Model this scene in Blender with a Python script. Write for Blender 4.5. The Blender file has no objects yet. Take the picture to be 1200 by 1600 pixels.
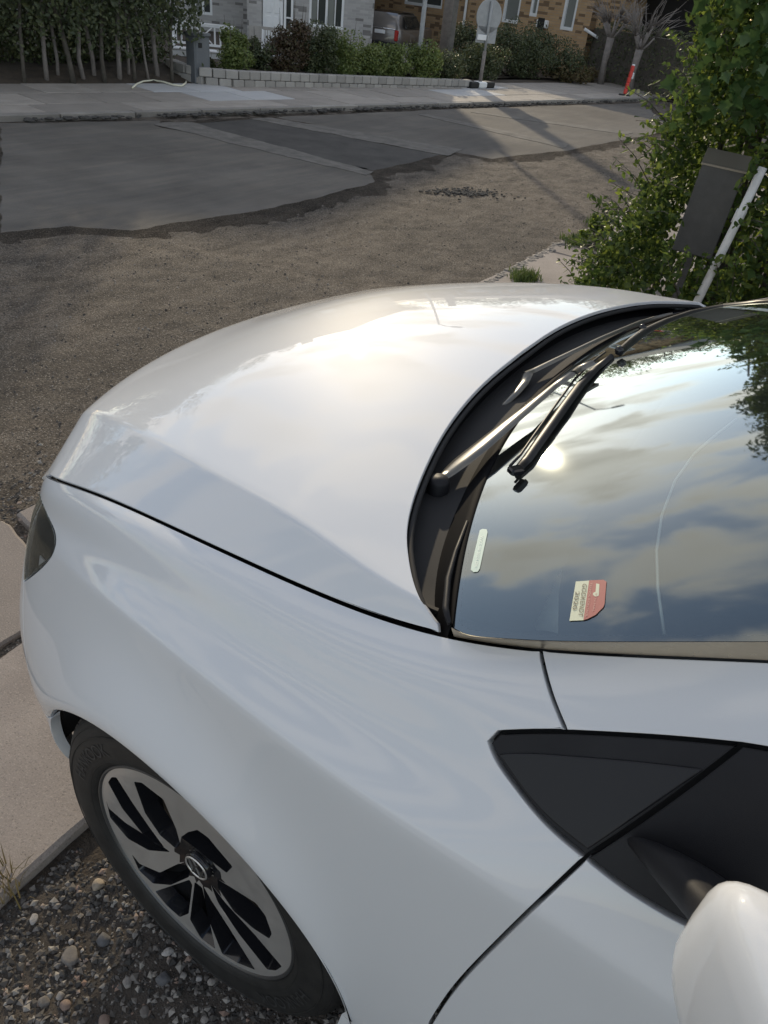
import bpy, bmesh, math, random
import numpy as np
from mathutils import Vector, Matrix
from mathutils.geometry import delaunay_2d_cdt

rnd = random.Random(7); rng = np.random.default_rng(7)
SC = bpy.context.scene
COL = SC.collection
# ---------------------------------------------------------------- camera model (pixels of the 1200x1600 photograph)
CAMP = [-0.57984353, 1.2950891, 1.69111198, -1.06810318, 0.610913051, 0.119395762, 1170.62438]
def _cam():
    C = np.array(CAMP[:3]); yaw, pitch, roll, f = CAMP[3:]
    F = np.array([math.cos(yaw)*math.cos(pitch), math.sin(yaw)*math.cos(pitch), -math.sin(pitch)])
    R0 = np.cross(F, [0, 0, 1]); R0 /= np.linalg.norm(R0); U0 = np.cross(R0, F)
    R = R0*math.cos(roll)+U0*math.sin(roll); U = -R0*math.sin(roll)+U0*math.cos(roll)
    return C, F, R, U, f
CC, CF, CR, CU, CFO = _cam()
def ray(u, v):
    d = CF+CR*(u-600)/CFO+CU*(800-v)/CFO
    return d/np.linalg.norm(d)
def unp(u, v, axis, val):                 # point seen at a pixel, on the plane axis = val
    d = ray(u, v); t = (val-CC[axis])/d[axis]
    return CC+d*t
def far(u, v, dist):                      # point seen at a pixel at a horizontal distance
    d = ray(u, v); return CC+d*dist/math.hypot(d[0], d[1])
def proj(P):
    d = np.atleast_2d(np.asarray(P, float))-CC; z = d@CF
    return np.stack([600+CFO*(d@CR)/z, 800-CFO*(d@CU)/z], 1)


# ---------------------------------------------------------------- camera, sky, sun, exposure
SUN_AZ, SUN_EL = math.radians(-50.8), math.radians(18.3)
SUN = np.array([math.cos(SUN_AZ)*math.cos(SUN_EL), math.sin(SUN_AZ)*math.cos(SUN_EL), math.sin(SUN_EL)])
cam_d = bpy.data.cameras.new('camera'); cam_o = bpy.data.objects.new('camera', cam_d); COL.objects.link(cam_o)
cam_d.sensor_fit = 'VERTICAL'; cam_d.sensor_height = 36; cam_d.sensor_width = 27
cam_d.lens = 36*CFO/1600; cam_d.clip_start = .02; cam_d.clip_end = 2000
cam_o.matrix_world = Matrix(((CR[0], CU[0], -CF[0], CC[0]), (CR[1], CU[1], -CF[1], CC[1]), (CR[2], CU[2], -CF[2], CC[2]), (0, 0, 0, 1)))
SC.camera = cam_o
def build_world():
    w = bpy.data.worlds.new('World'); SC.world = w; w.use_nodes = True
    nt = w.node_tree; N = nt.nodes; L = nt.links; N.clear()
    out = N.new('ShaderNodeOutputWorld'); bg = N.new('ShaderNodeBackground'); bg.inputs[1].default_value = .125
    sky = N.new('ShaderNodeTexSky'); sky.sky_type = 'NISHITA'; sky.sun_disc = False
    sky.sun_elevation = SUN_EL; sky.sun_rotation = math.pi/2-SUN_AZ; sky.air_density = 1.0; sky.dust_density = .4; sky.ozone_density = 1.3
    def mth(op, a, b=None, c=None):
        n = N.new('ShaderNodeMath'); n.operation = op
        for k, v in enumerate((a, b, c)):
            if v is None: continue
            if isinstance(v, (int, float)): n.inputs[k].default_value = v
            else: L.new(v, n.inputs[k])
        return n.outputs[0]
    tc = N.new('ShaderNodeTexCoord'); sep = N.new('ShaderNodeSeparateXYZ'); L.new(tc.outputs['Generated'], sep.inputs[0])
    den = mth('ADD', mth('MAXIMUM', sep.outputs[2], 0.0), .16)
    cx = N.new('ShaderNodeCombineXYZ'); L.new(mth('DIVIDE', sep.outputs[0], den), cx.inputs[0]); L.new(mth('DIVIDE', sep.outputs[1], den), cx.inputs[1])
    mp = N.new('ShaderNodeMapping'); mp.inputs['Rotation'].default_value = (0, 0, math.radians(-28)); mp.inputs['Scale'].default_value = (1.0, 1.8, 1)
    mp.inputs['Location'].default_value = (CLOUD_SHIFT[0], CLOUD_SHIFT[1], 0)
    L.new(cx.outputs[0], mp.inputs[0])
    n1 = N.new('ShaderNodeTexNoise'); n1.inputs['Scale'].default_value = 2.1; n1.inputs['Detail'].default_value = 6; n1.inputs['Roughness'].default_value = .5
    n1.inputs['Distortion'].default_value = .35; L.new(mp.outputs[0], n1.inputs['Vector'])
    n2 = N.new('ShaderNodeTexNoise'); n2.inputs['Scale'].default_value = 3.0; n2.inputs['Detail'].default_value = 3; n2.inputs['Distortion'].default_value = .2; L.new(mp.outputs[0], n2.inputs['Vector'])
    r = N.new('ShaderNodeMapRange'); r.interpolation_type = 'SMOOTHSTEP'; r.inputs['From Min'].default_value = .45; r.inputs['From Max'].default_value = .58
    L.new(n1.outputs[0], r.inputs[0])
    dens = mth('MULTIPLY', r.outputs[0], mth('ADD', mth('MULTIPLY', n2.outputs[0], .8), .5)); dens = mth('MINIMUM', dens, 1.0)
    dp = N.new('ShaderNodeVectorMath'); dp.operation = 'DOT_PRODUCT'; L.new(tc.outputs['Generated'], dp.inputs[0]); dp.inputs[1].default_value = tuple(SUN)
    g = mth('MAXIMUM', dp.outputs['Value'], 0.0)
    glow = mth('MULTIPLY', mth('POWER', g, 4.0), CLOUD_GLOW)
    glow2 = mth('MULTIPLY', mth('POWER', g, 90.0), CLOUD_GLOW*.1)
    glow = mth('ADD', glow, glow2)
    # clouds: white, thicker ones greyer underneath, brighter and warmer round the sun
    shade = mth('SUBTRACT', 1.0, mth('MULTIPLY', mth('MULTIPLY', r.outputs[0], n2.outputs[0]), .55))
    cc = N.new('ShaderNodeCombineXYZ')
    for k, (b, wv) in enumerate(((1.06, 1.0), (1.0, .90), (.94, .70))):
        L.new(mth('MULTIPLY', shade, mth('ADD', mth('MULTIPLY', glow, wv), b*CLOUD_BASE)), cc.inputs[k])
    mix = N.new('ShaderNodeMix'); mix.data_type = 'RGBA'; L.new(dens, mix.inputs[0]); L.new(sky.outputs[0], mix.inputs[6]); L.new(cc.outputs[0], mix.inputs[7])
    L.new(mix.outputs[2], bg.inputs[0]); L.new(bg.outputs[0], out.inputs[0])
CLOUD_SHIFT = (0.0, 0.0); CLOUD_BASE = 7.6; CLOUD_GLOW = 2.6
build_world()
sun_d = bpy.data.lights.new('sun', 'SUN'); sun_d.energy = 2.0; sun_d.angle = math.radians(.75); sun_d.color = (1.0, .84, .60)
sun_o = bpy.data.objects.new('sun', sun_d); COL.objects.link(sun_o)
sun_o.rotation_euler = Vector(tuple(SUN)).to_track_quat('Z', 'Y').to_euler()
SC.view_settings.view_transform = 'Standard'; SC.view_settings.look = 'None'; SC.view_settings.gamma = 1.0
SC.view_settings.use_curve_mapping = False; SC.view_settings.exposure = 0.62
SC.cycles.max_bounces = 8; SC.cycles.transparent_max_bounces = 16

# ---------------------------------------------------------------- splines and sheets
def spline(xk, yk, x):                    # natural cubic spline, yk may have columns
    xk = np.asarray(xk, float); yk = np.asarray(yk, float)
    n = len(xk); h = np.diff(xk)
    A = np.zeros((n, n)); B = np.zeros((n,)+yk.shape[1:])
    A[0, 0] = A[-1, -1] = 1
    for i in range(1, n-1):
        A[i, i-1] = h[i-1]; A[i, i] = 2*(h[i-1]+h[i]); A[i, i+1] = h[i]
        B[i] = 6*((yk[i+1]-yk[i])/h[i]-(yk[i]-yk[i-1])/h[i-1])
    M = np.linalg.solve(A, B.reshape(n, -1)).reshape(B.shape)
    x = np.asarray(x, float); k = np.clip(np.searchsorted(xk, x)-1, 0, n-2)
    hh = h[k]; a = (xk[k+1]-x)/hh; b = (x-xk[k])/hh
    sh = (slice(None),)+(None,)*(yk.ndim-1)
    a = a[sh]; b = b[sh]; hh = hh[sh]
    return a*yk[k]+b*yk[k+1]+((a**3-a)*M[k]+(b**3-b)*M[k+1])*hh**2/6
def gsm(G, axis, sig):                    # gaussian smoothing along one axis with odd (point) reflection at the ends
    if sig <= 0: return G
    r = int(3*sig)+1; k = np.exp(-np.arange(-r, r+1)**2/(2*sig*sig)); k /= k.sum()
    G = np.moveaxis(G, axis, 0); n = len(G)
    lo = 2*G[:1]-G[1:r+1][::-1]; hi = 2*G[-1:]-G[-r-1:-1][::-1]
    E = np.concatenate([lo, G, hi]); out = sum(k[j]*E[j:j+n] for j in range(2*r+1))
    return np.moveaxis(out, 0, axis)
class Sheet:                              # a dense grid of points over (s, t) with its normals
    def __init__(self, s, t, P, flip=False):
        self.s, self.t, self.P = s, t, P
        N = np.cross(np.gradient(P, axis=0), np.gradient(P, axis=1))
        N /= np.linalg.norm(N, axis=2, keepdims=True)+1e-12
        self.N = -N if flip else N
    def _at(self, A, s, t):
        s = np.clip(np.asarray(s, float), self.s[0], self.s[-1]); t = np.clip(np.asarray(t, float), self.t[0], self.t[-1])
        fi = (s-self.s[0])/(self.s[1]-self.s[0]); fj = (t-self.t[0])/(self.t[1]-self.t[0])
        i = np.clip(fi.astype(int), 0, len(self.s)-2); j = np.clip(fj.astype(int), 0, len(self.t)-2)
        a = (fi-i)[..., None]; b = (fj-j)[..., None]
        return (A[i, j]*(1-a)+A[i+1, j]*a)*(1-b)+(A[i, j+1]*(1-a)+A[i+1, j+1]*a)*b
    def at(self, s, t): return self._at(self.P, s, t)
    def nat(self, s, t):
        n = self._at(self.N, s, t); return n/np.linalg.norm(n, axis=-1, keepdims=True)
    def pix(self, u, v):                  # (s, t) of the nearest point of the sheet seen at a pixel
        if not hasattr(self, 'Q'):
            self.Q = proj(self.P.reshape(-1, 3)).reshape(self.P.shape[:2]+(2,))
            self.face = ((CC-self.P)*self.N).sum(2) > 0
        d = np.hypot(self.Q[..., 0]-u, self.Q[..., 1]-v)+np.where(self.face, 0, 60)
        i, j = np.unravel_index(np.argmin(d), d.shape)
        s, t = self.s[i], self.t[j]
        ds = self.s[1]-self.s[0]; dt = self.t[1]-self.t[0]
        for _ in range(6):                # newton on the projection
            q = proj(self.at(s, t)[None] if np.ndim(self.at(s, t)) == 1 else self.at(s, t))[0]
            qs = proj(self.at(s+ds, t))[0]-q; qt = proj(self.at(s, t+dt))[0]-q
            J = np.stack([qs/ds, qt/dt], 1)
            try: st = np.linalg.solve(J, np.array([u, v])-q)
            except Exception: break
            st = np.clip(st, [-3*ds, -3*dt], [3*ds, 3*dt])
            s = float(np.clip(s+st[0], self.s[0], self.s[-1])); t = float(np.clip(t+st[1], self.t[0], self.t[-1]))
        return s, t

CAMBER = .020                             # the car stands on a drive that rises slightly to its far side
def camb(y): return CAMBER*np.clip(.70-np.asarray(y, float), 0, 3)
# ---------------------------------------------------------------- car body, x forward, y to its left, z up, origin under the front axle
SX = np.array([-2.2, -1.5, -1.0, -.66, -.46, -.30, -.12, .06, .22, .38, .52, .62, .72, .80])
R0 = np.stack([SX, [.56, .58, .62, .66, .69, .700, .694, .681, .660, .635, .610, .50, .30, 0],
               [1.50, 1.47, 1.36, 1.214, 1.12, 1.066, 1.038, 1.012, .98, .937, .887, .84, .80, .785]], 1)
R0[11:] = [(.612, .525, .828), (.70, .31, .785), (.745, 0, .77)]
RC = np.stack([SX, [.868, .866, .860, .849, .845, .838, .818, .790, .757, .69, .62, .52, .32, 0],
               [.935, .935, .935, .935, .935, .930, .925, .912, .885, .82, .77, .74, .72, .71]], 1)
RC[9:] = [(.39, .70, .822), (.545, .645, .775), (.655, .55, .745), (.75, .33, .72), (.80, 0, .71)]
AR = .382; AC = (0., .347)
def side_rows():
    n = len(SX); RB = np.zeros((n, 3))
    for i in range(n):
        if i <= 4: RB[i] = (SX[i]+(.11 if i == 4 else .08), .835+.01*(i < 4), .2)
        elif i <= 10:
            pass
    yb = {4: .825, 5: .85, 6: .862, 7: .862, 8: .840, 9: .802, 10: .775}
    for i in range(4, 11):
        th = math.radians(203-(i-4)*207/6)
        RB[i] = (AR*math.cos(th), yb[i], AC[1]+AR*math.sin(th))
    RB[11] = (.60, .64, .32); RB[12] = (.745, .37, .31); RB[13] = (.80, 0, .30)
    return RB
RB = side_rows()
SS = np.linspace(0, 13, 521); TT = np.linspace(0, 7, 211)
def build_side():
    def row(R, s): return spline(np.arange(len(R)), R, s)
    r0 = row(R0, SS); rc = row(RC, SS)
    # bottom row: exact arch between s=4 and 10
    rb = np.zeros_like(r0)
    yb = spline(np.arange(len(RB)), RB, SS)
    for k, s in enumerate(SS):
        if 4 <= s <= 10:
            th = math.radians(203-(s-4)*207/6)
            rb[k] = (AR*math.cos(th), np.interp(s, range(4, 11), RB[4:11, 1]), AC[1]+AR*math.sin(th))
        elif s < 4: rb[k] = [np.interp(s, range(5), RB[:5, j]) for j in range(3)]
        else:
            a = (s-10)/3; x = [np.interp(s, range(10, 14), RB[10:14, j]) for j in range(3)]
            rb[k] = x
    rb[:, 1] = gsm(rb[:, 1:2], 0, 14)[:, 0]
    k10 = np.argmin(abs(SS-10)); rb[k10:] = gsm(rb[k10:], 0, 10)
    up = np.clip((SS-3.0)/1.6, 0, 1)[:, None]; up = up*up*(3-2*up)          # 0 door glass zone, 1 front fender zone
    d = rc-r0; nrm = np.stack([0*SS, -d[:, 2], d[:, 1]], 1); nrm /= np.linalg.norm(nrm, axis=1, keepdims=True)+1e-9
    nrm[:, 0] = 0
    fade = np.clip((11.2-SS)/2.5, 0, 1)[:, None]
    rA = r0+d*.25+nrm*(.010*(1-up)+.011*up*fade)
    rV = r0+d*.58+nrm*(.016*(1-up)-.0026*up*fade)
    rK = r0+d*.82+nrm*(.011*(1-up)-.0018*up*fade)
    e = rb-rc
    rM = rc+e*.38; rM[:, 1] += .006
    rF = rc+e*.74; rF[:, 1] = rb[:, 1]+.012*np.clip((SS-3)/1, 0, 1)*np.clip((11-SS), 0, 1)*.6+.02*np.clip(4-SS, 0, 1)
    fw = np.clip((SS-8.0)/1.0, 0, 1)[:, None]; fw = fw*fw*(3-2*fw)
    kM = np.array([(.30, .82, .66), (.405, .776, .61), (.515, .722, .59), (.655, .63, .57), (.79, .37, .54), (.84, 0, .53)])
    kF = np.array([(.32, .84, .62), (.392, .797, .52), (.48, .74, .46), (.64, .635, .44), (.78, .37, .43), (.83, 0, .42)])
    xs = np.clip(SS, 8, 13)
    rM = rM*(1-fw)+spline(np.arange(8, 14), kM, xs)*fw; rF = rF*(1-fw)+spline(np.arange(8, 14), kF, xs)*fw
    rows1 = np.stack([r0, rA, rV, rK, rc]); rows2 = np.stack([rc, rM, rF, rb])
    P = np.zeros((len(SS), len(TT), 3))
    m = TT <= 4
    P[:, m] = np.moveaxis(spline(np.arange(5), rows1, TT[m]), 0, 1)
    P[:, ~m] = np.moveaxis(spline(np.arange(4), rows2, TT[~m]-4), 0, 1)
    Q = gsm(P, 1, 3.2)
    w = np.clip(np.minimum(TT, 7-TT)/.3, 0, 1)[None, :, None]
    P = P*(1-w)+Q*w
    Q = gsm(P, 0, 20)
    w = np.clip((6.9-TT)/.5, 0, 1)[None, :, None]
    P = P*(1-w)+Q*w
    P[..., 2] += camb(P[..., 1])
    return Sheet(SS, TT, P)
SIDE = build_side()

HH = np.linspace(0, 8, 321); HA = np.linspace(0, 2, 321)     # hood: h along, a across (0 near shut line, 1 centre, 2 far shut line)
H_CR = np.array([(-.46, .672, 1.132), (-.30, .682, 1.098), (-.12, .645, 1.093), (.06, .604, 1.071), (.22, .562, 1.042),
                 (.38, .516, 1.005), (.53, .473, .962), (.605, .45, .92), (.65, .43, .855)])
H_CE = np.array([(-.43, 0, 1.165), (-.25, 0, 1.147), (-.08, 0, 1.130), (.10, 0, 1.110), (.28, 0, 1.082),
                 (.45, 0, 1.036), (.61, 0, .962), (.72, 0, .91), (.78, 0, .80)])
def build_hood():
    n = np.arange(9)
    sh = np.concatenate([R0[4:11], [(.555, .60, .868), (.575, .59, .85)]])
    shd = spline(np.arange(7), R0[4:11], np.clip(HH, 0, 6))
    ks = np.clip((HH+4-SIDE.s[0])/(SIDE.s[1]-SIDE.s[0]), 0, len(SIDE.s)-1)
    shd = SIDE.at(np.clip(HH, 0, 6)+4, 0*HH)                       # the same edge the fender has
    ext = (HH-6)[:, None]*np.array([.03, -.01, -.022])
    shd = np.where((HH > 6)[:, None], shd+ext, shd)
    cr = gsm(spline(n, H_CR, HH), 0, 12); ce = gsm(spline(n, H_CE, HH), 0, 14)
    P = np.zeros((len(HH), len(HA), 3)); half = np.where(HA <= 1)[0]
    for j in half:
        a = HA[j]; ac = .22
        if a <= ac:
            b = a/ac; P[:, j] = shd*(1-b)+cr*b; P[:, j, 2] += .0006*4*b*(1-b)
        else:
            b = (a-ac)/(1-ac); w = 1-(1-b)**2
            P[:, j, 0] = cr[:, 0]+(ce[:, 0]-cr[:, 0])*w; P[:, j, 2] = cr[:, 2]+(ce[:, 2]-cr[:, 2])*w
            P[:, j, 1] = cr[:, 1]*(1-b)
    for j in range(len(HA)):
        if HA[j] > 1:
            k = len(HA)-1-j; P[:, j] = P[:, k]*np.array([1, -1, 1])
    Q = gsm(P, 1, .9); w = np.clip(np.minimum(HA, 2-HA)/.06, 0, 1)[None, :, None]
    P = P*(1-w)+Q*w; P[..., 2] += camb(P[..., 1])
    return Sheet(HH, HA, P, True)
HOOD = build_hood()

def wz(x, y): return 1.122+.46*(-.22-x)-.17*y*y+camb(y)-.03*np.maximum(0, -.5-x)**2*4
WX = np.linspace(-1.25, -.05, 161); WY = np.linspace(-.76, .76, 161)
_x, _y = np.meshgrid(WX, WY, indexing='ij')
GLASS = Sheet(WX, WY, np.stack([_x, _y, wz(_x, _y)], 2))
# ---------------------------------------------------------------- helpers: objects
def link(o, parent=None):
    COL.objects.link(o)
    if parent is not None: o.parent = parent
    return o
def tag(o, label=None, cat=None, group=None, kind=None):
    if label: o['label'] = label
    if cat: o['category'] = cat
    if group: o['group'] = group
    if kind: o['kind'] = kind
    return o
def empty(name, loc=(0, 0, 0), rz=0.0, label=None, cat=None, group=None):
    o = bpy.data.objects.new(name, None); o.empty_display_size = .1
    o.location = loc; o.rotation_euler = (0, 0, rz); link(o)
    return tag(o, label, cat, group)
def mesh_np(name, V, F, mats, parent=None, normals=None, smooth=True, midx=None):
    me = bpy.data.meshes.new(name)
    if isinstance(F, np.ndarray):
        k = F.shape[1]; nf = len(F)
        me.vertices.add(len(V)); me.vertices.foreach_set('co', np.asarray(V, np.float32).ravel())
        me.loops.add(nf*k); me.loops.foreach_set('vertex_index', F.astype(np.int32).ravel())
        me.polygons.add(nf); me.polygons.foreach_set('loop_start', np.arange(0, nf*k, k, dtype=np.int32))
        me.update(calc_edges=True)
    else:
        me.from_pydata([tuple(v) for v in V], [], [tuple(f) for f in F]); me.update()
    me.polygons.foreach_set('use_smooth', np.full(len(me.polygons), smooth))
    for m in (mats if isinstance(mats, (list, tuple)) else [mats]): me.materials.append(m)
    if midx is not None: me.polygons.foreach_set('material_index', np.asarray(midx, np.int32))
    if normals is not None: me.normals_split_custom_set_from_vertices([tuple(n) for n in np.asarray(normals, float)])
    o = bpy.data.objects.new(name, me)
    return link(o, parent)
class MB:                                  # collects boxes, tubes and lathes into one mesh
    def __init__(self): self.V = []; self.F = []; self.S = []
    def add(self, V, F, smooth=False):
        n = len(self.V); self.V += [tuple(map(float, v)) for v in V]; self.F += [tuple(i+n for i in f) for f in F]; self.S += [smooth]*len(F); return self
    def box(self, c, s, rz=0.0, bev=0.0, M=None):
        hx, hy, hz = s[0]/2, s[1]/2, s[2]/2
        if bev > 0:
            b = min(bev, hx*.45, hy*.45, hz*.45); pts = []; F = []
            for z, k in ((-hz, b), (-hz+b, 0), (hz-b, 0), (hz, b)):
                x, y = hx-k, hy-k
                for p in ((x-b, y), (x, y-b), (x, -y+b), (x-b, -y), (-x+b, -y), (-x, -y+b), (-x, y-b), (-x+b, y)): pts.append((p[0], p[1], z))
            for l in range(3):
                for i in range(8): F.append((l*8+i, l*8+(i+1) % 8, (l+1)*8+(i+1) % 8, (l+1)*8+i)[::-1])
            F.append(tuple(range(8))); F.append(tuple(range(24, 32))[::-1])
        else:
            pts = [(x, y, z) for z in (-hz, hz) for x, y in ((-hx, -hy), (hx, -hy), (hx, hy), (-hx, hy))]
            F = [(3, 2, 1, 0), (4, 5, 6, 7), (0, 1, 5, 4), (1, 2, 6, 5), (2, 3, 7, 6), (3, 0, 4, 7)]
        cz, sz = math.cos(rz), math.sin(rz); out = []
        for p in pts:
            q = (c[0]+p[0]*cz-p[1]*sz, c[1]+p[0]*sz+p[1]*cz, c[2]+p[2])
            out.append(tuple(M @ Vector(q)) if M is not None else q)
        return self.add(out, F)
    def tube(self, pts, r, n=8, cap=True, smooth=True):
        pts = [Vector(p) for p in pts]; m = len(pts); rs = r if isinstance(r, (list, tuple)) else [r]*m
        V = []; F = []; prev = None
        for i, p in enumerate(pts):
            t = (pts[min(i+1, m-1)]-pts[max(i-1, 0)]).normalized()
            if prev is None: a = t.orthogonal().normalized()
            else:
                a = prev-t*prev.dot(t); a = a.normalized() if a.length > 1e-6 else t.orthogonal().normalized()
            prev = a; b = t.cross(a)
            for k in range(n):
                an = 2*math.pi*k/n; V.append(p+a*(rs[i]*math.cos(an))+b*(rs[i]*math.sin(an)))
        for i in range(m-1):
            for k in range(n): F.append((i*n+k, i*n+(k+1) % n, (i+1)*n+(k+1) % n, (i+1)*n+k))
        if cap: F.append(tuple(range(n))[::-1]); F.append(tuple(range((m-1)*n, m*n)))
        return self.add(V, F, smooth)
    def lathe(self, prof, c, axis='y', n=64, a0=0.0, a1=2*math.pi, smooth=True, flip=False):   # prof: (radius, offset along axis)
        full = abs(a1-a0-2*math.pi) < 1e-6; k = n if full else n+1; V = []; F = []
        for r, h in prof:
            for i in range(k):
                an = a0+(a1-a0)*i/n; ca, sa = r*math.cos(an), r*math.sin(an)
                if axis == 'y': V.append((c[0]+ca, c[1]+h, c[2]+sa))
                elif axis == 'z': V.append((c[0]+ca, c[1]+sa, c[2]+h))
                else: V.append((c[0]+h, c[1]+ca, c[2]+sa))
        for j in range(len(prof)-1):
            for i in range(n):
                f = (j*k+i, j*k+(i+1) % k, (j+1)*k+(i+1) % k, (j+1)*k+i); F.append(f[::-1] if flip else f)
        return self.add(V, F, smooth)
    def build(self, name, mat, parent=None):
        me = bpy.data.meshes.new(name); me.from_pydata(self.V, [], self.F); me.update()
        me.polygons.foreach_set('use_smooth', self.S)
        for m in (mat if isinstance(mat, (list, tuple)) else [mat]): me.materials.append(m)
        return link(bpy.data.objects.new(name, me), parent)
def copy_tree(o, parent=None):
    c = o.copy(); COL.objects.link(c); c.parent = parent
    for ch in list(o.children): copy_tree(ch, c)
    return c
def grid_faces(n, m, flip=False):
    i, j = np.meshgrid(np.arange(n-1), np.arange(m-1), indexing='ij'); a = (i*m+j).ravel()
    F = np.stack([a, a+m, a+m+1, a+1], 1)
    return F[:, ::-1].copy() if flip else F

# ---------------------------------------------------------------- helpers: materials
class MT:
    def __init__(self, name):
        self.m = bpy.data.materials.new(name); self.m.use_nodes = True; nt = self.m.node_tree
        self.N = nt.nodes; self.L = nt.links; self.b = self.N['Principled BSDF']; self.out = self.N['Material Output']; self.tc = None
    def set(self, **k):
        for a, v in k.items():
            nm = {'col': 'Base Color', 'rough': 'Roughness', 'metal': 'Metallic', 'spec': 'Specular IOR Level', 'coat': 'Coat Weight', 'coatr': 'Coat Roughness', 'ior': 'IOR', 'trans': 'Transmission Weight', 'coatior': 'Coat IOR'}[a]
            self.b.inputs[nm].default_value = (*v, 1) if a == 'col' else v
        return self
    def node(self, t, **k):
        n = self.N.new(t)
        for a, v in k.items():
            if a in n.inputs: n.inputs[a].default_value = v
            else: setattr(n, a, v)
        return n
    def coord(self, scale=(1, 1, 1), kind='Object', loc=(0, 0, 0), rot=(0, 0, 0)):
        if kind == 'World':
            g = self.node('ShaderNodeNewGeometry').outputs['Position']
        else:
            if self.tc is None: self.tc = self.node('ShaderNodeTexCoord')
            g = self.tc.outputs[kind]
        mp = self.node('ShaderNodeMapping'); mp.inputs['Scale'].default_value = scale; mp.inputs['Location'].default_value = loc; mp.inputs['Rotation'].default_value = rot
        self.L.new(g, mp.inputs[0]); return mp.outputs[0]
    def noise(self, vec, scale, detail=5, rough=.55, dist=0.0):
        n = self.node('ShaderNodeTexNoise'); n.inputs['Scale'].default_value = scale; n.inputs['Detail'].default_value = detail
        n.inputs['Roughness'].default_value = rough; n.inputs['Distortion'].default_value = dist; self.L.new(vec, n.inputs['Vector']); return n.outputs[0]
    def voro(self, vec, scale, out='Distance', feature='F1'):
        n = self.node('ShaderNodeTexVoronoi'); n.feature = feature; n.inputs['Scale'].default_value = scale; self.L.new(vec, n.inputs['Vector']); return n.outputs[out]
    def ramp(self, fac, stops):
        r = self.node('ShaderNodeValToRGB'); e = r.color_ramp.elements
        while len(e) < len(stops): e.new(.5)
        for k, (p, c) in enumerate(stops): e[k].position = p; e[k].color = (*c, 1) if not isinstance(c, (int, float)) else (c, c, c, 1)
        self.L.new(fac, r.inputs[0]); return r.outputs[0]
    def mix(self, fac, a, b, blend='MIX'):
        n = self.node('ShaderNodeMix'); n.data_type = 'RGBA'; n.blend_type = blend
        for k, v in ((0, fac), (6, a), (7, b)):
            if isinstance(v, (int, float)): n.inputs[k].default_value = v if k == 0 else (v, v, v, 1)
            elif isinstance(v, tuple): n.inputs[k].default_value = (*v, 1)
            else: self.L.new(v, n.inputs[k])
        return n.outputs[2]
    def math(self, op, a, b=0.0):
        n = self.node('ShaderNodeMath'); n.operation = op
        for k, v in ((0, a), (1, b)):
            if isinstance(v, (int, float)): n.inputs[k].default_value = v
            else: self.L.new(v, n.inputs[k])
        return n.outputs[0]
    def to(self, sock, name): self.L.new(sock, self.b.inputs[name]); return self
    def bump(self, h, strength=.3, dist=.01):
        n = self.node('ShaderNodeBump'); n.inputs['Strength'].default_value = strength; n.inputs['Distance'].default_value = dist
        self.L.new(h, n.inputs['Height']); self.L.new(n.outputs[0], self.b.inputs['Normal']); return self
def simple(name, col, rough=.5, metal=0.0, **k): return MT(name).set(col=col, rough=rough, metal=metal, **k).m
def mottled(name, stops, scale=4, rough=.8, detail=6, bump=.2, bd=.005, kind='Object', fine=60):
    t = MT(name); v = t.coord(kind=kind); n = t.noise(v, scale, detail, .6)
    f = t.noise(v, fine, 3, .6); t.to(t.mix(.35, t.ramp(n, stops), t.ramp(f, stops)), 'Base Color'); t.set(rough=rough)
    t.bump(t.noise(v, fine, 4, .7), bump, bd); return t.m
M = {}
# car paint: white base under clear lacquer, with dust and a few fine scratches
t = MT('white_car_paint').set(col=(.61, .62, .63), rough=.5, coat=1.0, coatr=.012, spec=.05, coatior=1.45)
v = t.coord(kind='World'); d = t.noise(v, 9, 4, .6)
sw_ = t.noise(t.coord(kind='World', scale=(14, 90, 90), rot=(0, 0, .5)), 3.0, 3, .6, 1.2); pt_ = t.noise(v, 7, 3, .5)
t.to(t.math('ADD', t.math('MULTIPLY', t.math('MULTIPLY', t.math('GREATER_THAN', sw_, .68), t.math('GREATER_THAN', pt_, .55)), .035), t.ramp(d, [(.35, .014), (.75, .024)])), 'Coat Roughness'); t.to(t.mix(t.noise(v, 900, 2, .5), (.60, .61, .62), (.63, .64, .65)), 'Base Color')
M['paint'] = t.m
M['white_gloss'] = simple('white_gloss', (.78, .79, .79), .35)
t = MT('black_plastic').set(col=(.010, .010, .012), rough=.5, spec=.28); v = t.coord(kind='World'); t.bump(t.noise(v, 1500, 3, .6), .25, .0006)
t.to(t.ramp(t.noise(v, 14, 5), [(.3, .45), (.7, .6)]), 'Roughness'); M['plastic'] = t.m
M['matte_black'] = simple('matte_black', (.012, .012, .013), .75)
M['gloss_black'] = simple('gloss_black', (.012, .012, .014), .12)
M['cowl'] = simple('cowl_plastic', (.005, .005, .006), .7, spec=.06)
M['dark_alloy'] = simple('dark_alloy', (.10, .10, .10), .4, .6)
M['satin_black'] = simple('satin_black', (.012, .012, .014), .42, spec=.35)
t = MT('satin_trim').set(col=(.58, .50, .38), rough=.30, metal=1.0); v = t.coord(kind='World', scale=(2, 40, 40)); t.to(t.ramp(t.noise(v, 9, 4), [(.3, .26), (.7, .42)]), 'Roughness'); M['trim'] = t.m
M['wiper_metal'] = simple('wiper_metal', (.16, .155, .14), .3, .6)
t = MT('machined_alloy').set(col=(.62, .60, .57), rough=.33, metal=.7); v = t.coord(); t.to(t.ramp(t.noise(v, 30, 4), [(.3, .28), (.7, .42)]), 'Roughness'); M['alloy'] = t.m
M['alloy_bright'] = simple('bright_alloy', (.75, .75, .76), .18, 1.0)
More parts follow.
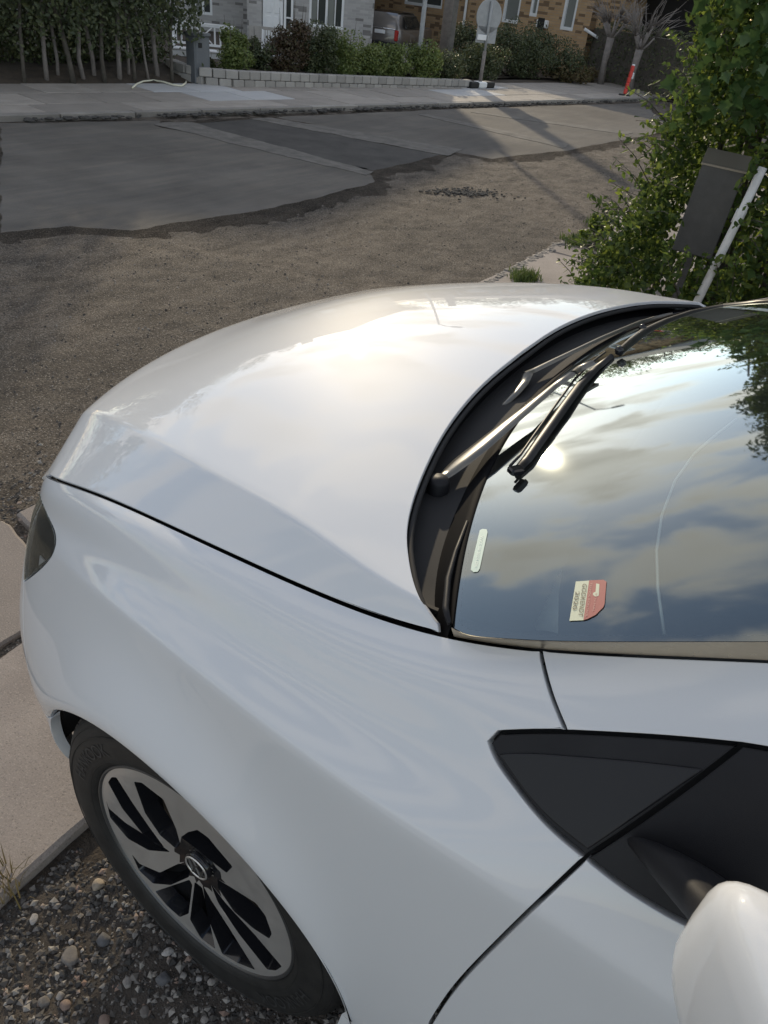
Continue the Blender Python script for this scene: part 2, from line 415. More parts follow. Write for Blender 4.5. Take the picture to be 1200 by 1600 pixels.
t = MT('tyre_rubber').set(col=(.010, .010, .010), rough=.62); v = t.coord(); t.to(t.ramp(t.noise(v, 25, 5), [(.3, (.008, .008, .008)), (.75, (.020, .0195, .018))]), 'Base Color'); t.bump(t.noise(v, 400, 3), .2, .001); M['rubber'] = t.m
M['tyre_print'] = simple('tyre_lettering', (.035, .035, .035), .6)
M['brake'] = mottled('brake_iron', [(.3, (.05, .045, .04)), (.7, (.12, .09, .07))], 30, .5)
M['dash'] = mottled('dashboard_vinyl', [(.3, (.022, .023, .024)), (.7, (.035, .036, .038))], 40, .6, bump=.3, bd=.001, fine=600)
M['reflection_print_pale'] = mottled('pale_reflection_and_print', [(.3, (.72, .78, .72)), (.7, (.82, .86, .80))], 30, .6, fine=500)  # pale tone of the painted dash reflections, also for sticker lettering
def thin_glass(name, tint, k=1.9, frit=False, rough=.0):
    t = MT(name); N, L = t.N, t.L; N.remove(t.b)
    tr = t.node('ShaderNodeBsdfTransparent'); tr.inputs[0].default_value = (*tint, 1)
    gl = t.node('ShaderNodeBsdfGlossy'); gl.inputs['Roughness'].default_value = rough; gl.inputs[0].default_value = (.92, 1, .98, 1)
    fr = t.node('ShaderNodeFresnel'); fr.inputs[0].default_value = 1.52
    f = t.math('MINIMUM', t.math('MULTIPLY', fr.outputs[0], k), 1.0)
    ms = t.node('ShaderNodeMixShader'); L.new(f, ms.inputs[0]); L.new(tr.outputs[0], ms.inputs[1]); L.new(gl.outputs[0], ms.inputs[2])
    # a thin film of dust catches the light
    df = t.node('ShaderNodeBsdfDiffuse'); df.inputs[0].default_value = (.55, .53, .48, 1)
    v = t.coord(kind='World'); dust = t.math('MULTIPLY', t.ramp(t.noise(v, 6, 6, .65), [(.35, .25), (.8, 1.0)]), .022)
    m2 = t.node('ShaderNodeMixShader'); L.new(dust, m2.inputs[0]); L.new(ms.outputs[0], m2.inputs[1]); L.new(df.outputs[0], m2.inputs[2]); last = m2.outputs[0]
    if frit:                               # printed black border that breaks up into dots
        at = t.node('ShaderNodeAttribute'); at.attribute_name = 'edge'
        e = at.outputs['Fac']
        dots = t.math('MULTIPLY', t.math('MAXIMUM', t.math('SUBTRACT', 1.0, t.math('MULTIPLY', e, 24.0)), 0.0), .8)
        solid = t.math('LESS_THAN', e, .009); fac = t.math('MAXIMUM', dots, solid)
        bk = t.node('ShaderNodeBsdfDiffuse'); bk.inputs[0].default_value = (.012, .012, .013, 1)
        inner = t.node('ShaderNodeMixShader'); L.new(fac, inner.inputs[0]); L.new(tr.outputs[0], inner.inputs[1]); L.new(bk.outputs[0], inner.inputs[2])
        L.new(inner.outputs[0], ms.inputs[1])
    L.new(last, t.out.inputs['Surface']); return t.m
M['windshield'] = thin_glass('windshield_glass', (.84, .90, .87), 2.9, True, .030)
M['side_glass'] = thin_glass('tinted_side_glass', (.06, .065, .07), .8)
M['lens'] = thin_glass('headlight_lens', (.8, .82, .84), 1.4)
def leaf_mat(name, c0, c1, c2, rough=.42, trans=.35):
    t = MT(name); g = t.node('ShaderNodeNewGeometry')
    v = t.coord(kind='World'); big = t.noise(v, 1.3, 3)
    col = t.ramp(g.outputs['Random Per Island'], [(0, c0), (.55, c1), (1, c2)])
    col = t.mix(t.ramp(big, [(.35, 0.0), (.7, .5)]), col, c0)
    t.to(col, 'Base Color'); t.set(rough=rough, spec=.5)
    tr = t.node('ShaderNodeBsdfTranslucent'); tc = t.mix(1.0, col, (1.0, 1.0, .35), 'MULTIPLY'); br = t.node('ShaderNodeBrightContrast'); t.L.new(tc, br.inputs[0]); br.inputs[1].default_value = .03
    t.L.new(br.outputs[0], tr.inputs[0])
    ms = t.node('ShaderNodeMixShader'); ms.inputs[0].default_value = trans; t.L.new(t.b.outputs[0], ms.inputs[1]); t.L.new(tr.outputs[0], ms.inputs[2]); t.L.new(ms.outputs[0], t.out.inputs['Surface'])
    return t.m
M['leaf_hedge'] = leaf_mat('hedge_leaf', (.035, .068, .014), (.10, .165, .03), (.24, .29, .05), .48, .58)
M['leaf_ivy'] = leaf_mat('ivy_leaf', (.022, .055, .018), (.045, .095, .026), (.09, .15, .04), .38, .3)
M['leaf_far'] = leaf_mat('shrub_leaf', (.08, .12, .032), (.15, .195, .05), (.22, .25, .08), .5, .3)
M['leaf_dark'] = leaf_mat('dark_shrub_leaf', (.04, .056, .024), (.07, .09, .036), (.115, .125, .05), .5, .25)
M['leaf_red'] = leaf_mat('reddish_shrub_leaf', (.06, .04, .025), (.10, .06, .035), (.08, .09, .03), .5, .3)
M['leaf_dry'] = leaf_mat('dry_shrub_leaf', (.12, .09, .045), (.16, .12, .06), (.10, .11, .04), .6, .3)
M['grass'] = leaf_mat('grass_blade', (.06, .10, .02), (.10, .15, .03), (.15, .17, .05), .5, .35)
M['bark'] = mottled('bark', [(.3, (.05, .045, .038)), (.7, (.13, .115, .095))], 12, .85, bump=.6, bd=.01)
M['bark_grey'] = mottled('grey_bark', [(.3, (.14, .125, .115)), (.7, (.27, .24, .22))], 10, .8, bump=.5, bd=.01)
M['soil'] = mottled('soil', [(.3, (.035, .027, .02)), (.7, (.09, .07, .05))], 8, .95, bump=.9, bd=.02, kind='World')
# milled road surface, grit and stones
t = MT('milled_road'); v = t.coord(kind='World'); vs = t.coord(kind='World', scale=(1.0, .45, 1), rot=(0, 0, math.radians(-11)))
big = t.noise(v, .55, 4, .6); mid = t.noise(vs, 7, 6, .65); fine = t.noise(v, 90, 5, .75); cell = t.voro(v, 130); cellc = t.voro(v, 130, 'Color')
c = t.ramp(mid, [(.3, (.10, .082, .064)), (.5, (.24, .20, .16)), (.72, (.38, .325, .262))])
c = t.mix(t.ramp(big, [(.35, 0.0), (.65, .55)]), c, (.085, .078, .070))
c = t.mix(t.ramp(fine, [(.42, .75), (.62, 0.0)]), c, (.030, .027, .024))
sepc = t.node('ShaderNodeSeparateColor'); t.L.new(cellc, sepc.inputs[0])
c = t.mix(t.math('MULTIPLY', t.math('GREATER_THAN', sepc.outputs[0], .86), t.math('LESS_THAN', cell, .45)), c, (.30, .27, .23))
t.to(c, 'Base Color'); t.set(rough=.92, spec=.2)
h = t.math('ADD', t.math('MULTIPLY', fine, .6), t.math('ADD', t.math('MULTIPLY', mid, 1.2), t.math('MULTIPLY', cell, -.35))); t.bump(h, 1.0, .020); M['milled'] = t.m
t = MT('asphalt'); v = t.coord(kind='World'); n = t.noise(v, 1.6, 6, .6); f = t.noise(v, 160, 3, .7)
c = t.ramp(n, [(.3, (.095, .089, .081)), (.7, (.16, .15, .136))]); c = t.mix(t.ramp(f, [(.5, 0.0), (.72, .6)]), c, (.2, .19, .17)); t.to(c, 'Base Color')
w_ = t.noise(t.coord(kind='World', scale=(3.2, .35, 1), rot=(0, 0, math.radians(-11))), 2.2, 6, .65); big2 = t.noise(v, .5, 4, .6); cc_ = t.mix(t.ramp(w_, [(.42, 0.0), (.72, .6)]), c, (.20, .178, .15)); cc_ = t.mix(t.ramp(big2, [(.35, .5), (.6, 0.0)]), cc_, (.062, .058, .054)); cr_ = t.voro(t.coord(kind='World'), 1.6, 'Distance', 'DISTANCE_TO_EDGE'); t.to(cc_, 'Base Color')
t.to(t.ramp(n, [(.3, .80), (.7, .95)]), 'Roughness'); t.set(spec=.12); t.bump(t.math('ADD', f, t.math('MULTIPLY', w_, .8)), .6, .005); M['asphalt'] = t.m
t = MT('asphalt_new'); v = t.coord(kind='World'); n = t.noise(v, 2.5, 6, .6); f = t.noise(v, 160, 3, .7)
c = t.ramp(n, [(.3, (.052, .050, .048)), (.7, (.09, .086, .08))]); c = t.mix(t.ramp(f, [(.5, 0.0), (.75, .5)]), c, (.15, .14, .13)); t.to(c, 'Base Color'); t.set(rough=.9, spec=.12); t.bump(f, .5, .004); M['asphalt_new'] = t.m
t = MT('worn_strip'); v = t.coord(kind='World'); n = t.noise(v, 5, 6, .65); c = t.ramp(n, [(.3, (.10, .095, .087)), (.7, (.19, .178, .16))]); t.to(c, 'Base Color'); t.set(rough=.9, spec=.15); t.bump(t.noise(v, 120, 3), .5, .004); M['strip'] = t.m
def slab_mat(name, a, b, rough=.85, speck=(.5, .46, .4)):
    t = MT(name); v = t.coord(kind='World'); oi = t.node('ShaderNodeObjectInfo'); n = t.noise(v, 3, 6, .6); f = t.noise(v, 220, 3, .7)
    c = t.ramp(n, [(.3, a), (.7, b)]); c = t.mix(t.ramp(oi.outputs['Random'], [(0, 0.0), (1, .6)]), c, tuple(x*.62 for x in a))
    c = t.mix(t.ramp(f, [(.56, 0.0), (.70, .7)]), c, speck); c = t.mix(t.ramp(f, [(.30, .7), (.42, 0.0)]), c, tuple(x*.35 for x in a)); t.to(c, 'Base Color'); t.set(rough=rough); t.bump(f, .5, .003); return t.m
M['slab'] = slab_mat('pavement_slab', (.27, .245, .215), (.38, .345, .305))
M['slab_white'] = slab_mat('new_pavement_slab', (.46, .465, .465), (.56, .56, .555), speck=(.55, .55, .55))
M['slab_near'] = slab_mat('aggregate_slab', (.24, .205, .18), (.36, .31, .27), speck=(.46, .40, .34))
M['kerb'] = slab_mat('kerb_stone', (.22, .205, .185), (.33, .31, .28))
M['block'] = slab_mat('planter_block', (.30, .285, .265), (.42, .40, .37))
for k, c in enumerate([(.16, .145, .13), (.26, .24, .22), (.34, .32, .30), (.22, .16, .13), (.10, .10, .105), (.30, .25, .19)]):
    M['stone%d' % k] = mottled('stone_%d' % k, [(.3, tuple(x*.7 for x in c)), (.7, tuple(min(1, x*1.15) for x in c))], 25, .75, bump=.5, bd=.003, fine=200)
t = MT('gravel_grit'); g = t.node('ShaderNodeNewGeometry'); t.to(t.ramp(g.outputs['Random Per Island'], [(0, (.03, .028, .026)), (.45, (.07, .063, .056)), (.8, (.16, .145, .13)), (.93, (.30, .28, .25)), (1, (.24, .16, .12))]), 'Base Color'); t.set(rough=.8); M['grit'] = t.m
t = MT('drive_dirt'); v = t.coord(kind='World'); n = t.noise(v, 5, 6, .65); f = t.noise(v, 150, 5, .7)
c = t.ramp(n, [(.3, (.038, .032, .027)), (.7, (.095, .078, .062))]); c = t.mix(t.ramp(f, [(.55, 0.0), (.7, .5)]), c, (.16, .14, .12)); t.to(c, 'Base Color'); t.set(rough=.92); t.bump(f, .9, .008); M['dirt'] = t.m
def brick_mat(name, c1, c2, mortar, dark, bw=.235, bh=.067, darkamt=.12):
    t = MT(name); v = t.coord(kind='UV'); b = t.node('ShaderNodeTexBrick'); t.L.new(v, b.inputs['Vector'])
    b.inputs['Color1'].default_value = (*c1, 1); b.inputs['Color2'].default_value = (*c2, 1); b.inputs['Mortar'].default_value = (*mortar, 1)
    b.inputs['Scale'].default_value = 1; b.inputs['Brick Width'].default_value = bw; b.inputs['Row Height'].default_value = bh; b.inputs['Mortar Size'].default_value = .006; b.inputs['Bias'].default_value = -.1
    cell = t.node('ShaderNodeTexWhiteNoise'); cell.noise_dimensions = '2D'
    sc = t.node('ShaderNodeMapping'); sc.inputs['Scale'].default_value = (1/bw, 1/bh, 1); t.L.new(v, sc.inputs[0])
    fl = t.node('ShaderNodeVectorMath'); fl.operation = 'FLOOR'; t.L.new(sc.outputs[0], fl.inputs[0]); t.L.new(fl.outputs[0], cell.inputs['Vector'])
    c = t.mix(t.math('MULTIPLY', t.math('LESS_THAN', cell.outputs[0], darkamt), .75), b.outputs[0], dark)
    c = t.mix(t.math('MULTIPLY', t.noise(v, 3, 5), .25), c, tuple(x*.6 for x in c1)); t.to(c, 'Base Color'); t.set(rough=.88)
    t.bump(t.math('MULTIPLY', b.outputs['Fac'], -1.0), .5, .008); return t.m
M['brick_grey'] = brick_mat('grey_brick', (.36, .35, .34), (.48, .465, .45), (.42, .41, .39), (.12, .112, .105))
M['brick_brown'] = brick_mat('brown_brick', (.42, .27, .14), (.50, .34, .19), (.34, .28, .21), (.085, .05, .032), darkamt=.16)
M['bounce_ground'] = mottled('pale_bounce_ground', [(.3, (.36, .335, .30)), (.7, (.46, .43, .385))], 1.5, .9, kind='World')  # unseen ground given a pale tone to reflect light onto the car's side
M['roof'] = mottled('roof_tile', [(.3, (.05, .042, .038)), (.7, (.10, .085, .075))], 6, .8)
M['roof_grey'] = mottled('grey_roof', [(.3, (.09, .088, .088)), (.7, (.16, .155, .15))], 6, .8)
M['white_wood'] = mottled('white_painted_wood', [(.3, (.70, .71, .71)), (.7, (.80, .81, .81))], 5, .5, bump=.1)
M['pane'] = MT('dark_window_pane').set(col=(.055, .06, .058), rough=.06, spec=.6).m
M['curtain'] = simple('curtain_behind_glass', (.19, .20, .185), .25)
M['galv'] = mottled('galvanised_steel', [(.3, (.26, .27, .275)), (.7, (.38, .39, .395))], 8, .5)
M['cabinet'] = mottled('cabinet_grey', [(.3, (.10, .11, .12)), (.7, (.14, .15, .16))], 6, .5)
M['red_plastic'] = simple('red_marker', (.62, .055, .04), .45)
M['hose'] = simple('pale_hose', (.72, .70, .55), .45)
M['mini'] = simple('silver_brown_paint', (.20, .185, .17), .3, .5, coat=.6)
M['tail_red'] = simple('tail_light_red', (.35, .01, .01), .2)
M['pvc'] = mottled('white_pvc', [(.3, (.55, .54, .52)), (.75, (.72, .71, .69))], 9, .4, bump=.05)
M['mailbox_lid_sunlit'] = simple('mailbox_lid_sunlit', (.20, .18, .15), .32, .4)  # box paint made lighter: sunlight on the lid put into its colour
M['mailbox'] = mottled('dark_mailbox_steel', [(.3, (.045, .044, .042)), (.7, (.075, .073, .07))], 20, .5, bump=.1, fine=500)
# ---------------------------------------------------------------- panels cut from the body sheets
def in_poly(px, py, poly):
    x, y = poly[:, 0], poly[:, 1]; xn, yn = np.roll(x, -1), np.roll(y, -1); c = np.zeros(len(px), bool)
    for a, b, cc, d in zip(x, y, xn, yn):
        if b == d: continue
        m = ((b > py) != (d > py)) & (px < (cc-a)*(py-b)/(d-b)+a); c ^= m
    return c
def seg_dist(px, py, poly):
    D = np.full(len(px), 1e9)
    for k in range(len(poly)):
        a = poly[k]; b = poly[(k+1) % len(poly)]; ab = b-a; L = (ab@ab)+1e-12
        t = np.clip(((px-a[0])*ab[0]+(py-a[1])*ab[1])/L, 0, 1); D = np.minimum(D, np.hypot(px-a[0]-t*ab[0], py-a[1]-t*ab[1]))
    return D
def panel(name, S, loop, mat, parent, step, thick=.02, gap=.0026, mirror=False, off=0.0, edge=False, rim=True):
    loop = np.array(loop, float); keep = [0]
    sc = np.array(step)
    for k in range(1, len(loop)):
        if np.hypot(*((loop[k]-loop[keep[-1]])/sc)) > .25: keep.append(k)
    if np.hypot(*((loop[keep[-1]]-loop[0])/sc)) < .25: keep.pop()
    loop = loop[keep]; U = loop/sc
    area = .5*np.sum(U[:, 0]*np.roll(U[:, 1], -1)-np.roll(U[:, 0], -1)*U[:, 1])
    if area < 0: loop = loop[::-1]; U = U[::-1]
    P = S.at(loop[:, 0], loop[:, 1]); N = S.nat(loop[:, 0], loop[:, 1])
    T = np.roll(P, -1, 0)-np.roll(P, 1, 0); T /= np.linalg.norm(T, axis=1, keepdims=True)+1e-12
    O = np.cross(T, N); O /= np.linalg.norm(O, axis=1, keepdims=True)+1e-12
    tu = np.roll(U, -1, 0)-np.roll(U, 1, 0); ou = np.stack([tu[:, 1], -tu[:, 0]], 1); ou /= np.linalg.norm(ou, axis=1, keepdims=True)+1e-12
    q = loop-ou*sc*.3; dP = P-S.at(q[:, 0], q[:, 1]); O *= np.sign((O*dP).sum(1).sum())
    lo, hi = U.min(0), U.max(0); gx, gy = np.meshgrid(np.arange(math.ceil(lo[0]), hi[0]), np.arange(math.ceil(lo[1]), hi[1]), indexing='ij')
    gx = gx.ravel().astype(float); gy = gy.ravel().astype(float); m = in_poly(gx, gy, U); gx, gy = gx[m], gy[m]; m = seg_dist(gx, gy, U) > .45; gx, gy = gx[m], gy[m]
    n = len(U); allU = np.concatenate([U, np.stack([gx, gy], 1)])
    v2, _, f2, ov, _, _ = delaunay_2d_cdt([Vector((float(a), float(b))) for a, b in allU], [], [list(range(n))], 1, 1e-6)
    src = [o[0] if len(o) else -1 for o in ov]
    st = np.array([(v[0], v[1]) for v in v2])*sc
    VP = S.at(st[:, 0], st[:, 1]); VN = S.nat(st[:, 0], st[:, 1])
    G = gap+.0015
    for i, s0 in enumerate(src):
        if 0 <= s0 < n: VP[i] = P[s0]-O[s0]*G
    F = [tuple(f) for f in f2]
    a, b, c = VP[[f[0] for f in F]], VP[[f[1] for f in F]], VP[[f[2] for f in F]]
    if (np.cross(b-a, c-a)*VN[[f[0] for f in F]]).sum() < 0: F = [f[::-1] for f in F]
    V = [VP]; NN = [VN]; base = len(VP)
    if rim:
        idx = {s0: i for i, s0 in enumerate(src) if 0 <= s0 < n}
        order = [k for k in range(n) if k in idx]; m = len(order)
        O_ = O[order]; N_ = N[order]; P_ = P[order]-O_*gap
        V += [P_-O_*.0005-N_*.0004, P_-N_*.0016, P_-N_*thick]; NN += [(N_+O_*.35), (O_+N_*.15), O_]
        rings = [[idx[k] for k in order]]+[[base+r*m+k for k in range(m)] for r in range(3)]
        test = None
        for r in range(3):
            for k in range(m):
                q4 = (rings[r][k], rings[r+1][k], rings[r+1][(k+1) % m], rings[r][(k+1) % m]); F.append(q4)
        Vt = np.concatenate(V); k0 = len(f2); s = 0
        for q4 in F[k0+m*2:]:
            nn = np.cross(Vt[q4[1]]-Vt[q4[0]], Vt[q4[2]]-Vt[q4[0]]); s += nn@O_[(q4[0]-rings[2][0]) % m]
        if s < 0: F = F[:k0]+[f[::-1] for f in F[k0:]]
    V = np.concatenate(V); NN = np.concatenate(NN); NN /= np.linalg.norm(NN, axis=1, keepdims=True)+1e-12
    V = V+NN*off
    if mirror:
        V = V.copy(); V[:, 2] += camb(-V[:, 1])-camb(V[:, 1]); V[:, 1] *= -1; NN = NN*np.array([1, -1, 1]); F = [f[::-1] for f in F]
    o = mesh_np(name, V, F, mat, parent, NN)
    if edge:
        at = o.data.attributes.new('edge', 'FLOAT', 'POINT'); Lp = P
        d = np.full(len(V), 1e9)
        for k in range(len(Lp)):
            A = Lp[k]; B = Lp[(k+1) % len(Lp)]; ab = B-A; t_ = np.clip(((V-A)@ab)/(ab@ab+1e-12), 0, 1); d = np.minimum(d, np.linalg.norm(V-A-t_[:, None]*ab, axis=1))
        at.data.foreach_set('value', d.astype(np.float32))
    return o
def pixcurve(S, pts, n=None):
    pts = np.array(pts, float); d = np.r_[0, np.cumsum(np.hypot(*np.diff(pts, axis=0).T))]
    n = n or max(3, int(d[-1]/9)); q = spline(d, pts, np.linspace(0, d[-1], n)) if len(pts) > 2 else np.stack([np.interp(np.linspace(0, d[-1], n), d, pts[:, k]) for k in (0, 1)], 1)
    return [S.pix(u, v) for u, v in q]
def seg(a, b, n=24): return [(a[0]+(b[0]-a[0])*k/n, a[1]+(b[1]-a[1])*k/n) for k in range(n+1)]

car = empty('parked_car', (0, 0, 0), 0, 'large white hatchback in the foreground, its bonnet, front wheel, mirror and windscreen seen from above', 'car')
# cut lines on the side of the body, as (station, row)
A_corner = SIDE.pix(845, 1016); A_corner = (A_corner[0], 0.0)
lampback = pixcurve(SIDE, [(62, 742), (61, 762), (67, 790), (78, 815), (86, 840), (85, 856), (72, 878), (37, 908)], 26)
lampback[0] = (lampback[0][0], 0.0)
triTL = [(765, 1160), (767, 1150), (779, 1145)]
tri_top_a = pixcurve(SIDE, [(779, 1145), (830, 1143), (885, 1143)], 12)
tri_top_b = pixcurve(SIDE, [(885, 1143), (1000, 1149), (1080, 1155), (1160, 1163)], 24)
tri_low = pixcurve(SIDE, [(764, 1160), (775, 1185), (800, 1222), (850, 1283), (915, 1340)], 24)
tri_low_b = pixcurve(SIDE, [(915, 1340), (980, 1390), (1045, 1430)], 14)
pillar_cut = pixcurve(SIDE, [(845, 1020), (860, 1080), (885, 1143)], 16); pillar_cut[0] = A_corner
door_cut = pixcurve(SIDE, [(915, 1340), (850, 1402), (760, 1490), (700, 1557), (672, 1600)], 30)
win_cut = pixcurve(SIDE, [(1160, 1163), (1080, 1225), (1000, 1283), (915, 1340)], 22)
dc_end = door_cut[-1]; door_cut += seg(dc_end, (3.35, 7.0), 14)[1:]
lamp_s = lampback[-1]; arch_front = 9.75
bump_seam = seg(lamp_s, (9.35, 5.6), 10)+seg((9.35, 5.6), (9.05, 7.0), 8)[1:]
ST = (.075, .11)
fender = seg((lampback[0][0], 0), A_corner, 120)+pillar_cut[1:]+tri_top_a[::-1][1:]+[tri_low[0]]+tri_low[1:]+door_cut[1:]+seg((3.35, 7), (bump_seam[-1][0], 7), 170)[1:]+bump_seam[::-1][1:]+lampback[::-1][1:-1]
lamp_t_front = 3.6
lamp_loop = lampback+seg(lamp_s, (12.2, 3.5), 26)[1:]+seg((12.2, 3.5), (12.2, 1.2), 8)[1:]+seg((12.2, 1.2), (10.6, 0), 14)[1:]+seg((10.6, 0), lampback[0], 10)[1:-1]
bumper = bump_seam+seg((bump_seam[-1][0], 7), (13, 7), 60)[1:]+seg((13, 7), (13, 3.5), 16)[1:]+seg((13, 3.5), (12.2, 3.5), 8)[1:]+seg((12.2, 3.5), lamp_s, 26)[1:-1]
nose = seg((13, 3.5), (13, 0), 16)+seg((13, 0), (10.6, 0), 20)[1:]+seg((10.6, 0), (12.2, 1.2), 14)[1:]+seg((12.2, 1.2), (12.2, 3.5), 8)[1:]+seg((12.2, 3.5), (13, 3.5), 6)[1:-1]
belt_t = tri_low_b[-1][1]; belt_s = tri_low_b[-1][0]
door = door_cut[::-1]+tri_low_b[1:]+seg(tri_low_b[-1], (0.0, belt_t-.15), 40)[1:]+seg((0, belt_t-.15), (0, 7), 20)[1:]+seg((0, 7), (3.35, 7), 34)[1:-1]
top_t = tri_top_b[-1][1]
pillar = seg(A_corner, (0, 0), 70)+seg((0, 0), (0, .75), 6)[1:]+seg((0, .75), tri_top_b[-1], 40)[1:]+tri_top_b[::-1][1:]+pillar_cut[::-1][1:-1]
quarter = tri_top_a+tri_top_b[1:]+win_cut[1:]+tri_low[::-1][1:]
sideglass = win_cut[::-1]+seg(tri_top_b[-1], (0, .75), 40)[1:]+seg((0, .75), (0, belt_t-.15), 16)[1:]+seg((0, belt_t-.15), tri_low_b[-1], 40)[1:]+tri_low_b[::-1][1:-1]
for mir in (False, True):
    panel('front_fender', SIDE, fender, M['paint'], car, ST, mirror=mir)
    panel('front_bumper', SIDE, bumper, M['paint'], car, ST, gap=.0008, mirror=mir)
    panel('nose_panel', SIDE, nose, M['paint'], car, ST, mirror=mir)
    panel('front_door', SIDE, door, M['paint'], car, ST, mirror=mir)
    panel('windscreen_pillar', SIDE, pillar, M['paint'], car, ST, gap=.002, mirror=mir)
    qw = panel('quarter_window', SIDE, quarter, M['plastic'], car, (.05, .08), gap=.0015, off=-.002, mirror=mir)
    panel('side_window', SIDE, sideglass, M['gloss_black'] if mir else M['plastic'], car, ST, gap=.0015, off=-.002, mirror=mir)
    # recessed pane of the quarter window leaves its raised frame standing
    ctr = np.mean(quarter, 0)
    hl = panel('headlight', SIDE, lamp_loop, M['lens'], car, ST, gap=.001, thick=.004, mirror=mir)
    bk = SIDE.P-SIDE.N*.010
    hs = SS >= 8.9; ht = TT <= 5.0; P = bk[hs][:, ht][::4, ::4]
    if mir: P = P*np.array([1, -1, 1])
    mesh_np('lamp_housing', P.reshape(-1, 3), grid_faces(P.shape[0], P.shape[1]), M['satin_black'], hl)
# raised inner pane outline of the quarter window
qin = [(782, 1180), (800, 1179), (880, 1182), (1000, 1192), (1095, 1203)]
qlow = [(1095, 1203), (1010, 1262), (918, 1325)]
qleft = [(918, 1325), (860, 1278), (815, 1228), (782, 1180)]
pane = pixcurve(SIDE, qin, 30)+pixcurve(SIDE, qlow, 20)[1:]+pixcurve(SIDE, qleft, 22)[1:-1]
panel('quarter_pane', SIDE, pane, M['satin_black'], qw.parent and [c for c in car.children if c.name.startswith('quarter_window')][0], (.05, .08), gap=0, thick=.004, off=.0012)
# lamp internals
hl0 = [c for c in car.children if c.name.startswith('headlight')][0]
def sidept(u, v, inset): s, t_ = SIDE.pix(u, v); return SIDE.at(s, t_)-SIDE.nat(s, t_)*inset
refl_pts = [(44, 815), (52, 790), (58, 800), (62, 830), (57, 862), (50, 890), (42, 893), (38, 860)]
b = MB(); P = [sidept(u, v, .016) for u, v in refl_pts]; c0 = np.mean(P, 0)-np.array([.01, .012, 0]); V = P+[c0]; b.add(V, [(i, (i+1) % 8, 8) for i in range(8)], True); b.build('reflector', M['alloy_bright'], hl0)
b = MB(); P = [sidept(u, v, .006) for u, v in [(37, 905), (55, 886), (79, 866), (84, 856)]]; b.tube(P, .0022, 6); b.build('chrome_strip', M['alloy_bright'], hl0)
b = MB(); P = [sidept(u, v, .008) for u, v in [(55, 868), (62, 877), (55, 888), (53, 885)]]; b.add(P+[p-np.array([0, .006, 0]) for p in P], [(0, 1, 2, 3), (7, 6, 5, 4), (0, 4, 5, 1), (1, 5, 6, 2), (2, 6, 7, 3), (3, 7, 4, 0)]); b.build('side_reflector', M['white_gloss'], hl0)
# dark body shell under all panels
for mir in (False, True):
    for nm, s0, s1, t0, t1 in (('inner_shell', 0, 3.3, 0, 7), ('inner_shell', 3.3, 13, 0, 4.4)):
        ms = (SS >= s0-.01) & (SS <= s1+.01); mt = (TT >= t0-.01) & (TT <= t1+.01)
        P = (SIDE.P-SIDE.N*.021)[ms][:, mt][::4, ::4]
        if mir: P = P*np.array([1, -1, 1])
        mesh_np(nm, P.reshape(-1, 3), grid_faces(P.shape[0], P.shape[1]), M['matte_black'], car)
    b = MB(); sg = -1 if mir else 1
    for cx in (0, -2.77):
        b = MB(); b.lathe([(AR+.004, sg*.765), (AR+.010, sg*.60), (.1, sg*.55)], (cx, 0, AC[1]), n=40, a0=math.radians(6), a1=math.radians(203))
        b.build('wheel_arch_liner', M['matte_black'], car)
# ---- bonnet
edge_px = [(691, 981), (668, 950), (650, 912), (641, 870), (638, 835), (645, 790), (662, 742), (700, 668), (735, 622), (760, 596), (783, 576)]
re = pixcurve(HOOD, edge_px, 60); re = [q for q in re if q[1] <= 1]
re[0] = (re[0][0], 0.0); kx = re[-1][0]
# smooth symmetric rear edge
re_far = [(h, 2-a) for h, a in re[::-1]]
re_all = re+([(kx, 1.0)] if re[-1][1] < .995 else [])+re_far
rh = np.array(re_all); rh[:, 0] = gsm(rh[:, :1], 0, 2.0)[:, 0]; rh[0] = re_all[0]; rh[-1] = re_all[-1]
rear_edge = [tuple(q) for q in rh]
hood_loop = rear_edge+seg(rear_edge[-1], (8, 2), 90)[1:]+seg((8, 2), (8, 0), 70)[1:]+seg((8, 0), rear_edge[0], 90)[1:-1]
bonnet = panel('bonnet', HOOD, hood_loop, M['paint'], car, (.09, .014), gap=.0022, thick=.007)
tag(bonnet, label='white bonnet reflecting clouds and the low sun')
# ---- windscreen: sheet over x, y
cr = gsm(np.array([[x, y] for x, y in [(0, 0)]]), 0, 0)
def wx_low(y): return -.205-.150*(abs(y)/.70)**2.2
nearcorner = GLASS.pix(706, 981)
near_edge = pixcurve(GLASS, [(706, 981), (722, 990), (760, 997), (850, 1002), (1000, 1004), (1200, 1004)], 50)
slope = (near_edge[-1][1]-near_edge[-14][1])/(near_edge[-1][0]-near_edge[-14][0])
near_edge += [(x, near_edge[-1][1]+slope*(x-near_edge[-1][0])) for x in np.linspace(near_edge[-1][0], -1.22, 24)[1:]]
yc = nearcorner[1]; xc = nearcorner[0]
low = [(-.205+(xc+.205)*(abs(y)/yc)**2.2, y) for y in np.linspace(-yc, yc, 61)]
ws_loop = low+near_edge[1:]+[(x, -y) for x, y in near_edge[1:][::-1]]
ws = panel('windscreen', GLASS, ws_loop, M['windshield'], car, (.011, .011), gap=0, edge=True, rim=False)
tag(ws, label='windscreen reflecting clouds, sun and leaves')
def gp(u, v, h=0.0):                        # a point over the windscreen's sheet, seen at a pixel
    s, t_ = GLASS.pix(u, v); n = GLASS.nat(s, t_).reshape(-1)[:3]; p = GLASS.at(s, t_).reshape(-1)[:3]
    if h:                                   # keep the pixel while lifting off the sheet
        d = ray(u, v); p = p-d*(h/max(abs(d@n), .33))
    return p
